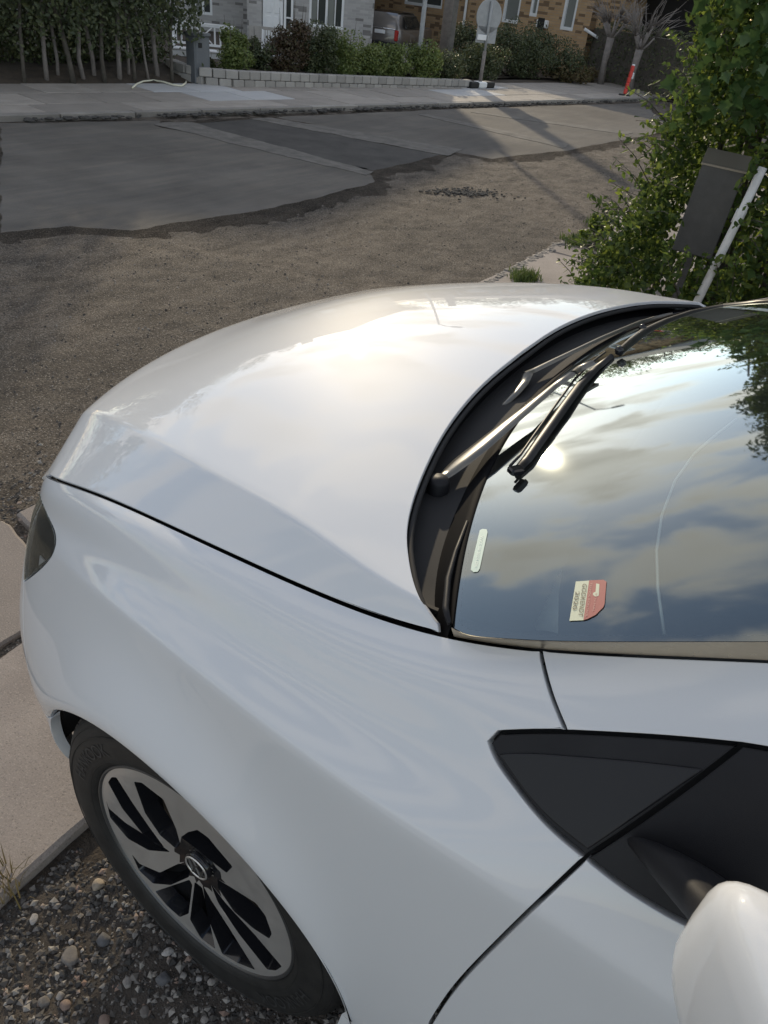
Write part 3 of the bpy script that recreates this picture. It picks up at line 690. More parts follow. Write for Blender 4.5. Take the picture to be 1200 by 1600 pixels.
# ---- trim along the pillar
def strip(name, A, B, mat, bulge=.004, nrm=None, parent=car, rows=6):
    A, B = np.array(A), np.array(B); V = []
    for k in range(rows+1):
        f = k/rows; P = A*(1-f)+B*f
        P = P+nrm*(bulge*math.sin(math.pi*f)); V.append(P)
    V = np.stack(V, 1); n, m = V.shape[:2]
    return mesh_np(name, V.reshape(-1, 3), grid_faces(n, m), mat, parent)
ne = np.array(near_edge); gl = np.array([GLASS.at(x, y).reshape(-1)[:3] for x, y in near_edge])
# matching points on the body's top edge at the same x
topx = SIDE.P[:, 0]
order = np.argsort(topx); body_top = np.stack([np.interp(gl[:, 0]-.004, topx[:, 0][np.argsort(topx[:, 0])], SIDE.P[:, 0, k][np.argsort(topx[:, 0])]) for k in range(3)], 1)
nrm = np.array([.25, .35, .9]); nrm /= np.linalg.norm(nrm)
for sg in (1, -1):
    g2, b2 = gl.copy(), body_top.copy()
    nn = nrm.copy()
    if sg < 0:
        for q in (g2, b2): q[:, 2] += camb(-q[:, 1])-camb(q[:, 1]); q[:, 1] *= -1
        nn[1] *= -1; g2, b2 = b2, g2
    strip('pillar_trim', g2+nn*.001, b2+nn*.001, M['trim'], .005, nn)
# ---- cowl between bonnet and windscreen
he = np.array([HOOD.at(h, a).reshape(-1)[:3] for h, a in rear_edge]); 
lowp = np.array([GLASS.at(x, y).reshape(-1)[:3] for x, y in low[::-1]])
f = np.linspace(0, 1, 90); he = np.stack([np.interp(f, np.linspace(0, 1, len(he)), he[:, k]) for k in range(3)], 1)
fy = he[:, 1]; lw = np.stack([np.interp(fy, lowp[:, 1][::-1], lowp[:, k][::-1]) for k in range(3)], 1)
rows = []
for q, dz, back in ((0, -.030, .05), (.0, -.034, .0), (.25, -.046, 0), (.5, -.040, 0), (.72, -.022, 0), (.9, -.004, 0), (1.0, .004, 0), (1.04, .003, 0)):
    P = he*(1-q)+lw*q; P[:, 2] += dz; P[:, 0] += back; rows.append(P)
V = np.stack(rows, 1); V = gsm(V, 0, 2.0)
mesh_np('cowl_panel', V.reshape(-1, 3), grid_faces(V.shape[0], V.shape[1], True), M['cowl'], car)
hP = (HOOD.P-HOOD.N*.035)[8:-6:6, 4:-4:6]; mesh_np('bonnet_underside', hP.reshape(-1, 3), grid_faces(hP.shape[0], hP.shape[1]), M['matte_black'], car)
gs = SIDE.P[(SS > 3.6) & (SS < 10.4), 0][::4]
for sg in (1, -1):
    A0 = gs+np.array([0, .006, -.018]); B0 = gs+np.array([0, -.085, -.050])
    if sg < 0: A0, B0 = B0*np.array([1, -1, 1]), A0*np.array([1, -1, 1])
    V = np.stack([A0, B0], 1); mesh_np('wing_channel', V.reshape(-1, 3), grid_faces(len(A0), 2), M['matte_black'], car)
b = MB()
b.tube([he[k]+np.array([-.004, 0, -.012]) for k in range(2, 88, 2)], .0045, 6); b.build('cowl_seal', M['matte_black'], car)
# vertical black corner piece between cowl and pillar
cp = MB(); cp.tube([gp(702, 974, .004), gp(696, 950, .006), gp(700, 905, .006), gp(712, 862, .005), gp(730, 815, .004)], [.003, .004, .004, .003, .002], 8); cp.build('cowl_corner_trim', M['satin_trim'] if 'satin_trim' in M else M['plastic'], car)
# ---- wipers
def blade(name, px, r, mat, parent, h, n=8):
    b = MB(); b.tube([gp(u, v, hh) for (u, v), hh in zip(px, h)], r, n); return b.build(name, mat, parent)
w1 = empty('wiper', (0, 0, 0)); w1.parent = car
def ribbon(name, pxs, widths, mat, parent, hs, thick=.004):     # flat tapered arm lying over the glass
    C = [gp(u, v, h) for (u, v), h in zip(pxs, hs)]; V = []; F = []
    up = np.array([.4, .05, .92]); n = len(C)
    for i, c in enumerate(C):
        t_ = C[min(i+1, n-1)]-C[max(i-1, 0)]; t_ /= np.linalg.norm(t_); s = np.cross(up, t_); s /= np.linalg.norm(s); w = widths[i]/2
        V += [c-s*w-up*thick, c-s*w*.9, c-s*w*.35+up*thick*.5, c+s*w*.35+up*thick*.5, c+s*w*.9, c+s*w-up*thick]
    for i in range(n-1):
        for k in range(5): F.append((i*6+k, i*6+k+1, i*6+6+k+1, i*6+6+k))
    F.append(tuple(range(6))); F.append(tuple(range((n-1)*6, n*6))[::-1])
    bb = MB(); bb.add(V, F, True); return bb.build(name, mat, parent)
arm1 = [(685, 749), (700, 736), (722, 718), (750, 696), (790, 663), (829, 632), (864, 603), (900, 578)]
ribbon('wiper_arm', arm1, [.014, .026, .034, .034, .028, .020, .016, .014], M['wiper_metal'], w1, [.020, .022, .023, .024, .025, .026, .027, .028])
ribbon('blade_clip', [(896, 581), (905, 574), (925, 565)], [.014, .016, .014], M['wiper_metal'], w1, [.030, .031, .031], .005)
p0 = gp(686, 756, .016); b = MB(); b.lathe([(.0, .012), (.012, .011), (.016, .004), (.017, -.02)], tuple(p0), axis='z', n=24, flip=True); b.build('pivot_cap', M['plastic'], w1)
bl = [(806, 733), (822, 716), (850, 676), (880, 634), (905, 600), (930, 574), (955, 555)]
ribbon('wiper_blade', bl, [.012, .016, .017, .017, .017, .015, .010], M['satin_black'], w1, [.008, .009, .010, .011, .011, .010, .008], .005)
blade('blade_edge', [(u+1, v+3) for u, v in bl], .003, M['gloss_black'], w1, [.003]*7)
blade('blade_spoiler', [(u-9, v-5) for u, v in bl], .0022, M['satin_black'], w1, [.014]*7)
b = MB(); e0 = gp(806, 735, .013); b.box(tuple(e0), (.022, .016, .010), rz=1.0, bev=.003); b.build('end_cap', M['gloss_black'], w1)
w2 = empty('wiper', (0, 0, 0)); w2.parent = car
arm2 = [(776, 641), (790, 628), (806, 612), (818, 597), (824, 583)]
ribbon('wiper_lever', arm2, [.010, .013, .016, .018, .020], M['wiper_metal'], w2, [.004, .008, .014, .022, .030])
ribbon('wiper_arm', [(820, 583), (835, 577), (866, 562), (900, 546), (940, 527), (1000, 502), (1050, 486)], [.018, .014, .012, .011, .011, .010, .010], M['wiper_metal'], w2, [.031, .031, .030, .029, .028, .027, .026])
ribbon('blade_clip', [(1046, 486), (1062, 480), (1078, 475)], [.016, .020, .018], M['gloss_black'], w2, [.030, .032, .030], .008)
bl2 = [(968, 546), (985, 531), (1005, 516), (1040, 500), (1080, 487), (1130, 477), (1185, 471), (1230, 468)]
ribbon('wiper_blade', bl2, [.012, .016, .020, .020, .020, .020, .018, .010], M['satin_black'], w2, [.008, .010, .011, .011, .011, .011, .010, .009], .006)
blade('blade_edge', bl2, .004, M['gloss_black'], w2, [.004]*8)
for u, v in ((1004, 512), (968, 547)):
    b = MB(); e0 = gp(u, v, .02); b.lathe([(0, .008), (.006, .006), (.009, 0), (.006, -.008)], tuple(e0), axis='z', n=14, flip=True); b.build('joint_cap', M['gloss_black'], w2)
b = MB(); pb = gp(772, 648, -.004); b.lathe([(0, .012), (.014, .010), (.019, 0), (.02, -.02)], tuple(pb), axis='z', n=24, flip=True); b.build('pivot_cap', M['plastic'], w2)
# ---- stickers on the inside of the windscreen
def decal(name, pxs, mat, parent, depth=-.003):
    P = [gp(u, v) for u, v in pxs]; n = GLASS.nat(*GLASS.pix(*pxs[0])).reshape(-1)[:3]
    P = [p-n*depth*.3 for p in P]; a = np.array(P); nn = np.cross(a[1]-a[0], a[2]-a[0]); F = [tuple(range(len(P)))]
    if nn@n < 0: F = [F[0][::-1]]
    return mesh_np(name, P, F, mat, parent, smooth=False)
M['st_cream'] = simple('sticker_cream', (.50, .53, .40), .6); M['st_red'] = simple('sticker_red', (.30, .075, .07), .6); M['st_ink'] = simple('sticker_ink', (.10, .085, .06), .6); M['st_teal'] = simple('sticker_teal', (.42, .55, .50), .5); M['st_pale'] = simple('sticker_pale_red', (.50, .28, .24), .6)
st = decal('sticker', [(900, 909.5), (921, 908), (912, 970), (890, 971)], M['st_cream'], ws)
decal('red_field', [(921, 908), (943, 907), (948, 910), (945, 945), (943, 950), (931, 962), (918, 968.5), (912, 970)], M['st_red'], st.parent, -.004)
def text_on(name, s, size, uv0, uvx, mat, parent, depth=.0016, uvy=None, k=1.0):
    cu = bpy.data.curves.new(name, 'FONT'); cu.body = s; cu.size = 1; cu.align_x = 'LEFT'
    to = bpy.data.objects.new('tmp', cu); COL.objects.link(to); dg = bpy.context.evaluated_depsgraph_get(); me = bpy.data.meshes.new_from_object(to.evaluated_get(dg)); bpy.data.objects.remove(to)
    co = np.array([v.co[:] for v in me.vertices]); w = co[:, 0].max(); 
    # local axes on the glass: x runs uv0 -> uvx, y perpendicular in the sheet
    p0, p1 = gp(*uv0), gp(*uvx); n = GLASS.nat(*GLASS.pix(*uv0)).reshape(-1)[:3]; ex = (p1-p0); L = np.linalg.norm(ex); ex /= L; ey = np.cross(n, ex)
    if uvy is not None: p2 = gp(*uvy); ey = p2-p0; H = np.linalg.norm(ey); ey /= H
    else: H = size
    sx = L/w; sy = H/.72
    V = [p0+ex*c[0]*sx+ey*c[1]*sy+n*depth for c in co]
    F = [tuple(p.vertices) for p in me.polygons]; bpy.data.meshes.remove(me)
    a = np.array(V); s_ = 0
    for f_ in F[:12]: s_ += np.cross(a[f_[1]]-a[f_[0]], a[f_[2]]-a[f_[0]])@n
    if s_ < 0: F = [f_[::-1] for f_ in F]
    return mesh_np(name, V, F, mat, parent, smooth=False)
text_on('lettering', 'GODKENDT', 0, (911, 913), (904, 964), M['st_ink'], ws, uvy=(918, 914))
text_on('lettering', '2020', 0, (900, 925), (895, 954), M['st_ink'], ws, uvy=(906.5, 925))
for (u0, v0), (u1, v1), (ux, vx) in (((923, 912), (915, 966), (926.5, 912)), ((931, 928), (926, 958), (934, 928))):
    text_on('lettering', 'TEKNISK KONTROL' if u0 < 930 else 'SYN HAL', 0, (u0, v0), (u1, v1), M['st_pale'], ws, uvy=(ux, vx))
decal('car_symbol', [(932, 913), (937, 914), (936, 932), (931, 934), (927, 931), (927, 928), (931, 926)], M['st_cream'], ws, -.0045)
decal('number_plate_slip', [(750, 829), (755, 827), (761, 828), (762, 833), (750, 889), (747, 894), (740, 895), (736, 891), (737, 884)], M['st_teal'], ws)
text_on('lettering', 'WVZ 00 2024 DK', 0, (752, 838), (742, 888), M['reflection_print_pale'], ws, uvy=(756, 838))
# ---- dashboard and interior
b = MB()
xs = np.linspace(-.30, -1.02, 26); ysd = np.linspace(-.68, .68, 31); V = []
for x in xs:
    for y in ysd:
        z = 1.03+.03*math.exp(-((x+.75)/.18)**2)-.02*(y/.7)**2-.10*max(0, (-.9-x))/.12+camb(y)
        z -= .012*max(0, x+.42)/.12
        z = min(z, wz(x, y)-.03)
        if abs(y) > .64: z -= .02
        V.append((x, y, z))
mesh_np('dashboard', np.array(V), grid_faces(26, 31, True), M['dash'], car)
def dashline(name, px, r, mat, z=1.055):
    b = MB(); b.tube([unp(u, v, 2, z+.0*(i)) for i, (u, v) in enumerate(px)], r, 6); return b.build(name, mat, car)
dashline('dash_reflection_line', [(1038, 992), (1028, 920), (1026, 860), (1034, 805), (1055, 750), (1085, 708), (1120, 678), (1150, 655)], .0022, M['reflection_print_pale'])  # ghost reflection of the dash edge, drawn as a pale tube
# reflection of the dashboard in the glass, modelled as a pale band
L_ = [(872, 990), (873, 930), (882, 860), (898, 780), (925, 690), (965, 610), (1010, 560), (1070, 520)]
R_ = [(838, 985), (820, 930), (823, 860), (843, 780), (878, 700), (925, 610), (975, 555), (1050, 512)]
A_ = np.array([unp(u, v, 2, 1.062) for u, v in R_]); B_ = np.array([unp(u, v, 2, 1.062) for u, v in L_])
strip('dash_reflection_band', A_, B_, M['reflection_print_pale'], .002, np.array([0, 0, 1.]))
b = MB(); b.lathe([(.185+.014*math.cos(a), .014*math.sin(a)) for a in np.linspace(0, 2*math.pi, 13)], (0, 0, 0), axis='x', n=48)
sw = b.build('steering_wheel', M['satin_black'], car); sw.location = (-1.12, .36, .98); sw.rotation_euler = (0, math.radians(25), 0)
for y in (.37, -.37):
    b = MB(); b.box((-1.75, y, .55), (.5, .5, .2), bev=.06); b.box((-1.98, y, .9), (.16, .48, .62), bev=.06); b.box((-2.02, y, 1.28), (.1, .26, .18), bev=.04); b.build('seat', M['dash'], car)
# ---- roof and the rest of the body
gt = GLASS.at(-1.22+0*np.linspace(-.57, .57, 21), np.linspace(-.57, .57, 21)); V = []
for x, dz, k in ((-1.22, 0, 1), (-1.4, .022, 1), (-1.7, .038, 1), (-2.2, .03, 1), (-2.7, -.03, .97), (-3.1, -.13, .92)):
    for j, y in enumerate(np.linspace(-.585, .585, 21)):
        V.append((x, y*k, 1.525-.10*(y/.6)**2+dz+camb(y)-(.02 if x == -1.22 else 0)))
mesh_np('roof_panel', np.array(V), grid_faces(6, 21, True), M['paint'], car)
sec = SIDE.P[0][::7]; V = []
for x, ky, kz, dz in ((-2.2, 1, 1, 0), (-2.75, .99, .985, 0), (-3.15, .95, .93, .0), (-3.38, .86, .80, .03), (-3.42, .80, .7, .06)):
    for p in sec: V.append((x, p[1]*ky, p[2]*kz+dz))
V = np.array(V); n = len(sec)
for mir in (1, -1):
    Vm = V*np.array([1, mir, 1]); mesh_np('rear_quarter', Vm, grid_faces(5, n, mir > 0), M['paint'], car)
b = MB(); last = V[-n:]; b.add([tuple(p) for p in last]+[(p[0], -p[1], p[2]) for p in last[::-1]], [tuple(range(2*n))]); b.build('tailgate', M['paint'], car)
b = MB(); b.box((-1.75, 0, .22), (2.4, 1.4, .06)); b.build('underbody', M['matte_black'], car)
# ---- wheels
WY_ = .795
def make_wheel():
    w = empty('wheel', (0, 0, 0)); w.parent = car
    prof = [(.236, -.012), (.243, .006), (.250, .012), (.262, .014), (.285, .016), (.305, .015), (.318, .010), (.330, .002), (.338, -.006), (.344, -.024), (.347, -.05), (.347, -.185), (.33, -.215), (.24, -.21)]
    b = MB(); b.lathe(prof, (0, 0, 0), n=128, flip=False); ty = b.build('tyre', M['rubber'], w)
    b = MB()
    for k in range(72):                    # tread blocks with grooves between them
        a = 2*math.pi*k/72
        for j, (y0, y1) in enumerate(((-.052, -.014), (-.085, -.058), (-.118, -.091), (-.150, -.124), (-.19, -.156))):
            a0 = a+.012*j; a1 = a0+.070
            P = []
            for (an, rr) in ((a0, .344), (a1, .344), (a1, .3515), (a0, .3515)):
                for y in (y0, y1):
                    r2 = rr-(.012 if (j == 0 and y == y1 and rr > .35) else 0)
                    P.append((r2*math.cos(an), y, r2*math.sin(an)))
            b.add(P, [(0, 2, 3, 1), (4, 6, 7, 5)[::1], (0, 1, 7, 6), (2, 4, 5, 3), (0, 6, 4, 2), (1, 3, 5, 7)])
    tb = b.build('tread_block', M['rubber'], w); tb['kind'] = 'stuff'
    # raised ribs on the sidewall
    b = MB()
    for r, h in ((.256, .0135), (.3085, .0155), (.325, .0065)):
        b.lathe([(r-.0012, h-.001), (r, h+.0006), (r+.0012, h-.001)], (0, 0, 0), n=128)
    b.build('sidewall_rib', M['rubber'], w)
    # rim face: disc with the measured openings
    R = .2365
    def pol(L):
        P = np.array([(R*r*math.cos(math.radians(a)), R*r*math.sin(math.radians(a))) for r, a in L]); c_ = P.mean(0); P = c_+(P-c_)*1.21; q = np.hypot(P[:, 0], P[:, 1])[:, None]; P = P*np.minimum(1, R*.955/q); return [tuple(p) for p in P]
    holes = [pol(h) for h in (
        [(.925, 22), (.925, 29), (.88, 33), (.684, 23), (.52, 8), (.42, -8), (.50, -9), (.60, -4), (.758, 9)],
        [(.80, 50), (.80, 57), (.70, 68), (.55, 64), (.40, 56), (.26, 30), (.27, 8), (.40, 14), (.56, 30)],
        [(.955, 2), (.90, -3), (.757, -7), (.502, -11), (.40, -18), (.62, -24), (.80, -20), (.93, -10)],
        [(.27, 62), (.42, 86), (.585, 98), (.62, 106), (.60, 127), (.41, 134), (.27, 120), (.22, 90)],
        [(.24, -176), (.387, 168), (.653, 160), (.719, 165), (.751, 177), (.73, -176), (.60, -168), (.44, -158), (.27, -158)],
        [(.26, -133), (.40, -145), (.652, -159), (.896, -161), (.965, -153), (.881, -146), (.615, -139), (.40, -131)],
        [(.326, -103), (.417, -112), (.611, -125), (.93, -131), (.955, -119), (.92, -109), (.615, -104)],
        [(.84, -36), (.82, -42), (.64, -49), (.36, -44), (.26, -52), (.36, -62), (.627, -59), (.83, -54), (.89, -46)],
        [(.90, -61), (.40, -71), (.42, -76), (.743, -81), (.887, -77), (.927, -69)],
        [(.36, -84), (.36, -95), (.62, -101), (.945, -102), (.945, -93), (.792, -86)])]
    nseg = 96; outer = [(R*math.cos(2*math.pi*k/nseg), R*math.sin(2*math.pi*k/nseg)) for k in range(nseg)]
    pts = list(outer); edges = [(k, (k+1) % nseg) for k in range(nseg)]; loops = []
    for h in holes:
        hh = []                            # soften the corners by resampling a closed curve
        m = len(h)
        for i in range(m):
            a_, b_, c_ = Vector(h[i-1]), Vector(h[i]), Vector(h[(i+1) % m])
            p = b_.lerp(a_, min(.3, .004/((a_-b_).length+1e-6))); q = b_.lerp(c_, min(.3, .004/((c_-b_).length+1e-6)))
            for t_ in (0, .5, 1): hh.append(tuple((1-t_)**2*p+2*t_*(1-t_)*b_+t_*t_*q))
        k0 = len(pts); pts += hh; edges += [(k0+i, k0+(i+1) % len(hh)) for i in range(len(hh))]; loops.append((k0, len(hh), hh))
    def ydish(x, z): r = math.hypot(x, z)/R; return .004-.030*(1-min(1, r))**1.4
    for gx in np.arange(-R, R, .012):
        for gz in np.arange(-R, R, .012):
            if math.hypot(gx, gz) < R-.006: pts.append((gx, gz))
    v2, _, f2, ov, _, _ = delaunay_2d_cdt([Vector(p) for p in pts], edges, [], 0, 1e-6)
    inh = [np.array(h[2]) for h in loops]; F = []
    C3 = np.array([((v2[f[0]][0]+v2[f[1]][0]+v2[f[2]][0])/3, (v2[f[0]][1]+v2[f[1]][1]+v2[f[2]][1])/3) for f in f2])
    bad = np.zeros(len(f2), bool)
    for h in inh: bad |= in_poly(C3[:, 0], C3[:, 1], h)
    F = [tuple(f)[::-1] for f, bd in zip(f2, bad) if not bd]
    V = [(p[0], ydish(p[0], p[1]), p[1]) for p in v2]
    b = MB(); b.add(V, F, True); rim = b.build('rim', [M['alloy'], M['gloss_black']], w); [setattr(p, 'material_index', 1) for p in rim.data.polygons if .028 < math.hypot(p.center[0], p.center[2]) < .062]; b = MB(); b.lathe([(R-.001, .003), (R+.001, .0075), (R+.004, .0085), (R+.007, .004), (R+.006, -.012)], (0, 0, 0), n=128); b.build('rim_lip', M['dark_alloy'], w)
    b = MB()                               # black walls inside the openings
    for k0, m, h in loops:
        Vw = []; 
        cx_, cz_ = np.mean(h, 0)
        for x, z in h: Vw += [(x, ydish(x, z)-.0002, z), (x+(cx_-x)*.10, ydish(x, z)-.030, z+(cz_-z)*.10)]
        b.add(Vw, [(2*i, 2*i+1, (2*i+3) % (2*m), (2*i+2) % (2*m)) for i in range(m)])
    b.build('spoke_wall', M['gloss_black'], w)
    b = MB(); b.lathe([(R, -.012), (R-.01, -.04), (.21, -.18)], (0, 0, 0), n=64, flip=True); b.lathe([(.21, -.12), (.0, -.12)], (0, 0, 0), n=48, flip=True); b.build('rim_barrel', M['matte_black'], w)
    b = MB(); b.lathe([(.155, -.075), (.155, -.07), (.08, -.07), (.078, -.055), (.0, -.055)], (0, 0, 0), n=64, flip=False); b.build('brake_disc', M['brake'], w)
    b = MB(); b.lathe([(.030, -.020), (.030, -.012), (.027, -.010), (.0, -.009)], (0, 0, 0), n=48, flip=False); hb = b.build('hub_cap', M['gloss_black'], w)
    b = MB(); b.lathe([(.0235, -.009), (.0245, -.0072), (.0265, -.0072), (.0275, -.009)], (0, 0, 0), n=48)
    def stroke(x0, z0, x1, z1, wd=.0034):
        d = Vector((x1-x0, z1-z0)); d.normalize(); px, pz = -d[1]*wd/2, d[0]*wd/2
        x0, z0, x1, z1 = (k_*.87 for k_ in (x0, z0, x1, z1)); q = [(x0-px, z0-pz), (x1-px, z1-pz), (x1+px, z1+pz), (x0+px, z0+pz)]
        b.add([(a_, -.0095, c_) for a_, c_ in q]+[(a_, -.0075, c_) for a_, c_ in q], [(4, 5, 6, 7), (7, 6, 5, 4), (0, 1, 5, 4), (1, 2, 6, 5), (2, 3, 7, 6), (3, 0, 4, 7)])
    for sgn in (1, -1):
        stroke(sgn*.0105, .0255, 0, .0035); stroke(sgn*.0225, .0165, sgn*.0105, -.0235); stroke(sgn*.0105, -.0235, 0, -.001)
    b.build('emblem', M['alloy'], w)
    TM = 32
    # lettering on the sidewall
    cu = bpy.data.curves.new('t', 'FONT'); cu.body = 'HANKOOK'; cu.size = 1
    to = bpy.data.objects.new('tmp', cu); COL.objects.link(to); dg = bpy.context.evaluated_depsgraph_get(); me = bpy.data.meshes.new_from_object(to.evaluated_get(dg)); bpy.data.objects.remove(to)
    co = np.array([v.co[:] for v in me.vertices]); W = co[:, 0].max(); Fq = [tuple(p.vertices) for p in me.polygons]; bpy.data.meshes.remove(me)
    for mid in (math.radians(TM), math.radians(TM+180)):
        V = []
        for c in co:
            an = mid-(c[0]/W-.5)*-math.radians(40); rr = .270+c[1]/.72*.027
            V.append((rr*math.cos(an), .0162+.0006, rr*math.sin(an)))
        a = np.array(V); s_ = sum(np.cross(a[f_[1]]-a[f_[0]], a[f_[2]]-a[f_[0]])[1] for f_ in Fq[:12])
        mesh_np('lettering', V, Fq if s_ > 0 else [f_[::-1] for f_ in Fq], M['tyre_print'], w, smooth=False)
    return w
wheel = make_wheel(); wheel.location = (0, WY_, .347); wheel.rotation_euler = (0, 0, math.radians(-1.2))
for x, y, rz in ((0, -WY_, math.pi), (-2.77, WY_, 0), (-2.77, -WY_, math.pi)):
    c = copy_tree(wheel, car); c.location = (x, y, .347+camb(y)); c.rotation_euler = (0, 0, rz)
# ---- mirrors
def make_mirror(sg):
    m = empty('side_mirror', (0, 0, 0)); m.parent = car
    c = np.array([-.697, sg*1.02, 1.176]); n1, n2 = 40, 28; V = []
    for i in range(n1+1):
        f = -1+2*i/n1; th = f*math.pi/2; y = math.sin(th); k = max(0.0, 1-abs(y)**4.2)**.40
        hx = .068*k*(1-.10*y); hz = .075*k*(1-.20*max(0, y)); cz = -.01*y-.012*y*y; cx = -.012*y*y
        for j in range(n2):
            a = 2*math.pi*j/n2; ca, sa = math.cos(a), math.sin(a); e = .46
            V.append((c[0]+cx-.68*.12*(y+1)+hx*math.copysign(abs(ca)**e, ca), c[1]+sg*(.12*y), c[2]+cz+hz*math.copysign(abs(sa)**e, sa)))
    F = []
    for i in range(n1):
        for j in range(n2): F.append((i*n2+j, i*n2+(j+1) % n2, (i+1)*n2+(j+1) % n2, (i+1)*n2+j))
    if sg < 0: F = [f[::-1] for f in F]
    b = MB(); b.add(V, F, True); b.build('mirror_housing', M['paint'], m)
    b = MB(); b.lathe([(.0, .0), (.062, .0), (.066, .006)], (c[0]-.145, c[1], c[2]-.01), axis='x', n=32, flip=True); b.build('mirror_glass', M['alloy_bright'], m)
    # foot: a tapering neck from the door sail
    secs = [((-.670, .795, 1.050), .060, .022), ((-.678, .832, 1.085), .044, .030), ((-.690, .862, 1.105), .028, .026), ((-.700, .892, 1.135), .030, .030), ((-.71, .93, 1.16), .034, .034)]
    V = []
    for (p, hx, hz) in secs:
        for j in range(20):
            a = 2*math.pi*j/20; V.append((p[0]+hx*math.cos(a), sg*(p[1]+.0*math.sin(a)), p[2]+hz*math.sin(a)+(0)))
    F = [(i*20+j, i*20+(j+1) % 20, i*20+20+(j+1) % 20, i*20+20+j) for i in range(len(secs)-1) for j in range(20)]
    b = MB(); b.add(V, F if sg > 0 else [f[::-1] for f in F], True); b.build('mirror_foot', M['plastic'], m)
    return m
make_mirror(1); make_mirror(-1)
# ================================================================ the street
def P0(u, v, z=0.0): return unp(u, v, 2, z)
D_ = np.array([-.191, -.982, 0.]); D_ /= np.linalg.norm(D_); N_ = np.array([-D_[1], D_[0], 0.])   # along the street (to the right) and across it
def SP(n, a, z=0.0): return N_*n+D_*a+np.array([0, 0, z])        # street frame: offset across, distance along
def st_coord(p): return float(p[:2]@N_[:2]), float(p[:2]@D_[:2])
def sheet(name, poly, z, mat, kind='structure', parent=None, thick=0.0, flare=0.0):
    fs = 1 if sum(poly[i-1][0]*poly[i][1]-poly[i][0]*poly[i-1][1] for i in range(len(poly))) > 0 else -1
    V = [(p[0], p[1], z) for p in poly]; F = [tuple(range(len(V)))]
    if thick:
        n = len(V); cx = sum(p[0] for p in poly)/n; cy = sum(p[1] for p in poly)/n
        for i, p in enumerate(poly):
            a, b_ = poly[i-1], poly[(i+1) % n]; tx, ty = b_[0]-a[0], b_[1]-a[1]; L = math.hypot(tx, ty)+1e-9; V.append((p[0]+flare*ty/L*fs, p[1]-flare*tx/L*fs, z-thick)); F += [(i, i+n, (i+1) % n+n, (i+1) % n) for i in range(n)]
    me = bpy.data.meshes.new(name); me.from_pydata(V, [], F)
    bm = bmesh.new(); bm.from_mesh(me); bmesh.ops.recalc_face_normals(bm, faces=bm.faces); 
    bm.to_mesh(me); bm.free(); me.materials.append(mat)
    if flare:
        me.materials.append(M['milled'])
        for p in me.polygons: p.material_index = 0 if len(p.vertices) > 4 else 1
    o = link(bpy.data.objects.new(name, me), parent)
    if me.polygons[0].normal.z < 0: me.flip_normals()
    if parent is None: o['kind'] = kind
    return o
def vnoise(x, y, seed=0):                    # smooth value noise on arrays
    def h(i, j): 
        n = np.sin(i*127.1+j*311.7+seed*74.7)*43758.5453; return n-np.floor(n)
    i, j = np.floor(x), np.floor(y); fx, fy = x-i, y-j; fx = fx*fx*(3-2*fx); fy = fy*fy*(3-2*fy)
    return (h(i, j)*(1-fx)+h(i+1, j)*fx)*(1-fy)+(h(i, j+1)*(1-fx)+h(i+1, j+1)*fx)*fy
def fbm(x, y, o=4, seed=0): return sum(vnoise(x*2**k, y*2**k, seed+k)/2**k for k in range(o))/2
sheet('ground', [(-300, -300), (300, -300), (300, 300), (-300, 300)], -.06, M['bounce_ground'])
# milled road: a finely uneven sheet between the two pavements
nx, ny = 300, 420
aa = np.linspace(-30, 90, 10)
def road_grid(name, n0, n1, a0, a1, dn, da, amp, mat, zoff=0.0):
    ns = np.arange(n0, n1+dn/2, dn); as_ = np.arange(a0, a1+da/2, da); G, A = np.meshgrid(ns, as_, indexing='ij')
    X = G*N_[0]+A*D_[0]; Y = G*N_[1]+A*D_[1]
    Z = (fbm(X*1.3, Y*1.3, 3, 1)-.5)*.035*amp+(fbm(X*9, Y*9, 4, 5)-.5)*.022*amp+zoff
    V = np.stack([X, Y, Z], 2).reshape(-1, 3); o = mesh_np(name, V, grid_faces(len(ns), len(as_)), mat); o['kind'] = 'structure'
    if o.data.polygons[0].normal.z < 0: o.data.flip_normals()
    return o
road_grid('road', .8, 8.95, -6, 14, .03, .03, 1.0, M['milled'], -.012)
road_grid('road', .8, 8.95, 14, 45, .15, .2, .8, M['milled'], -.016)
road_grid('road', .8, 8.95, -45, -6, .15, .4, .8, M['milled'], -.016)
def rough_poly(px, z=0.0, amp=.035, seed=1, step=.05):
    P = [P0(u, v, z)[:2] for u, v in px]; out = []
    for i in range(len(P)):
        a, b = P[i], P[(i+1) % len(P)]; L = np.linalg.norm(b-a); k = max(1, int(L/step)); n = np.array([b[1]-a[1], a[0]-b[0]])/(L+1e-9)
        for j in range(k):
            f = j/k; q = a*(1-f)+b*f; w = (vnoise(np.array([q[0]*4]), np.array([q[1]*4]), seed)[0]-.5)*2*amp+(vnoise(np.array([q[0]*14]), np.array([q[1]*14]), seed)[0]-.5)*amp
            out.append(q+n*w)
    return out
left = [SP(4.2, -7)[:2], SP(8.74, -7)[:2]]
pa = rough_poly([(0, 190), (250, 186), (240, 194), (570, 260), (583, 282), (467, 314), (375, 330), (208, 355), (110, 350), (0, 360)], .02, .03, 3)
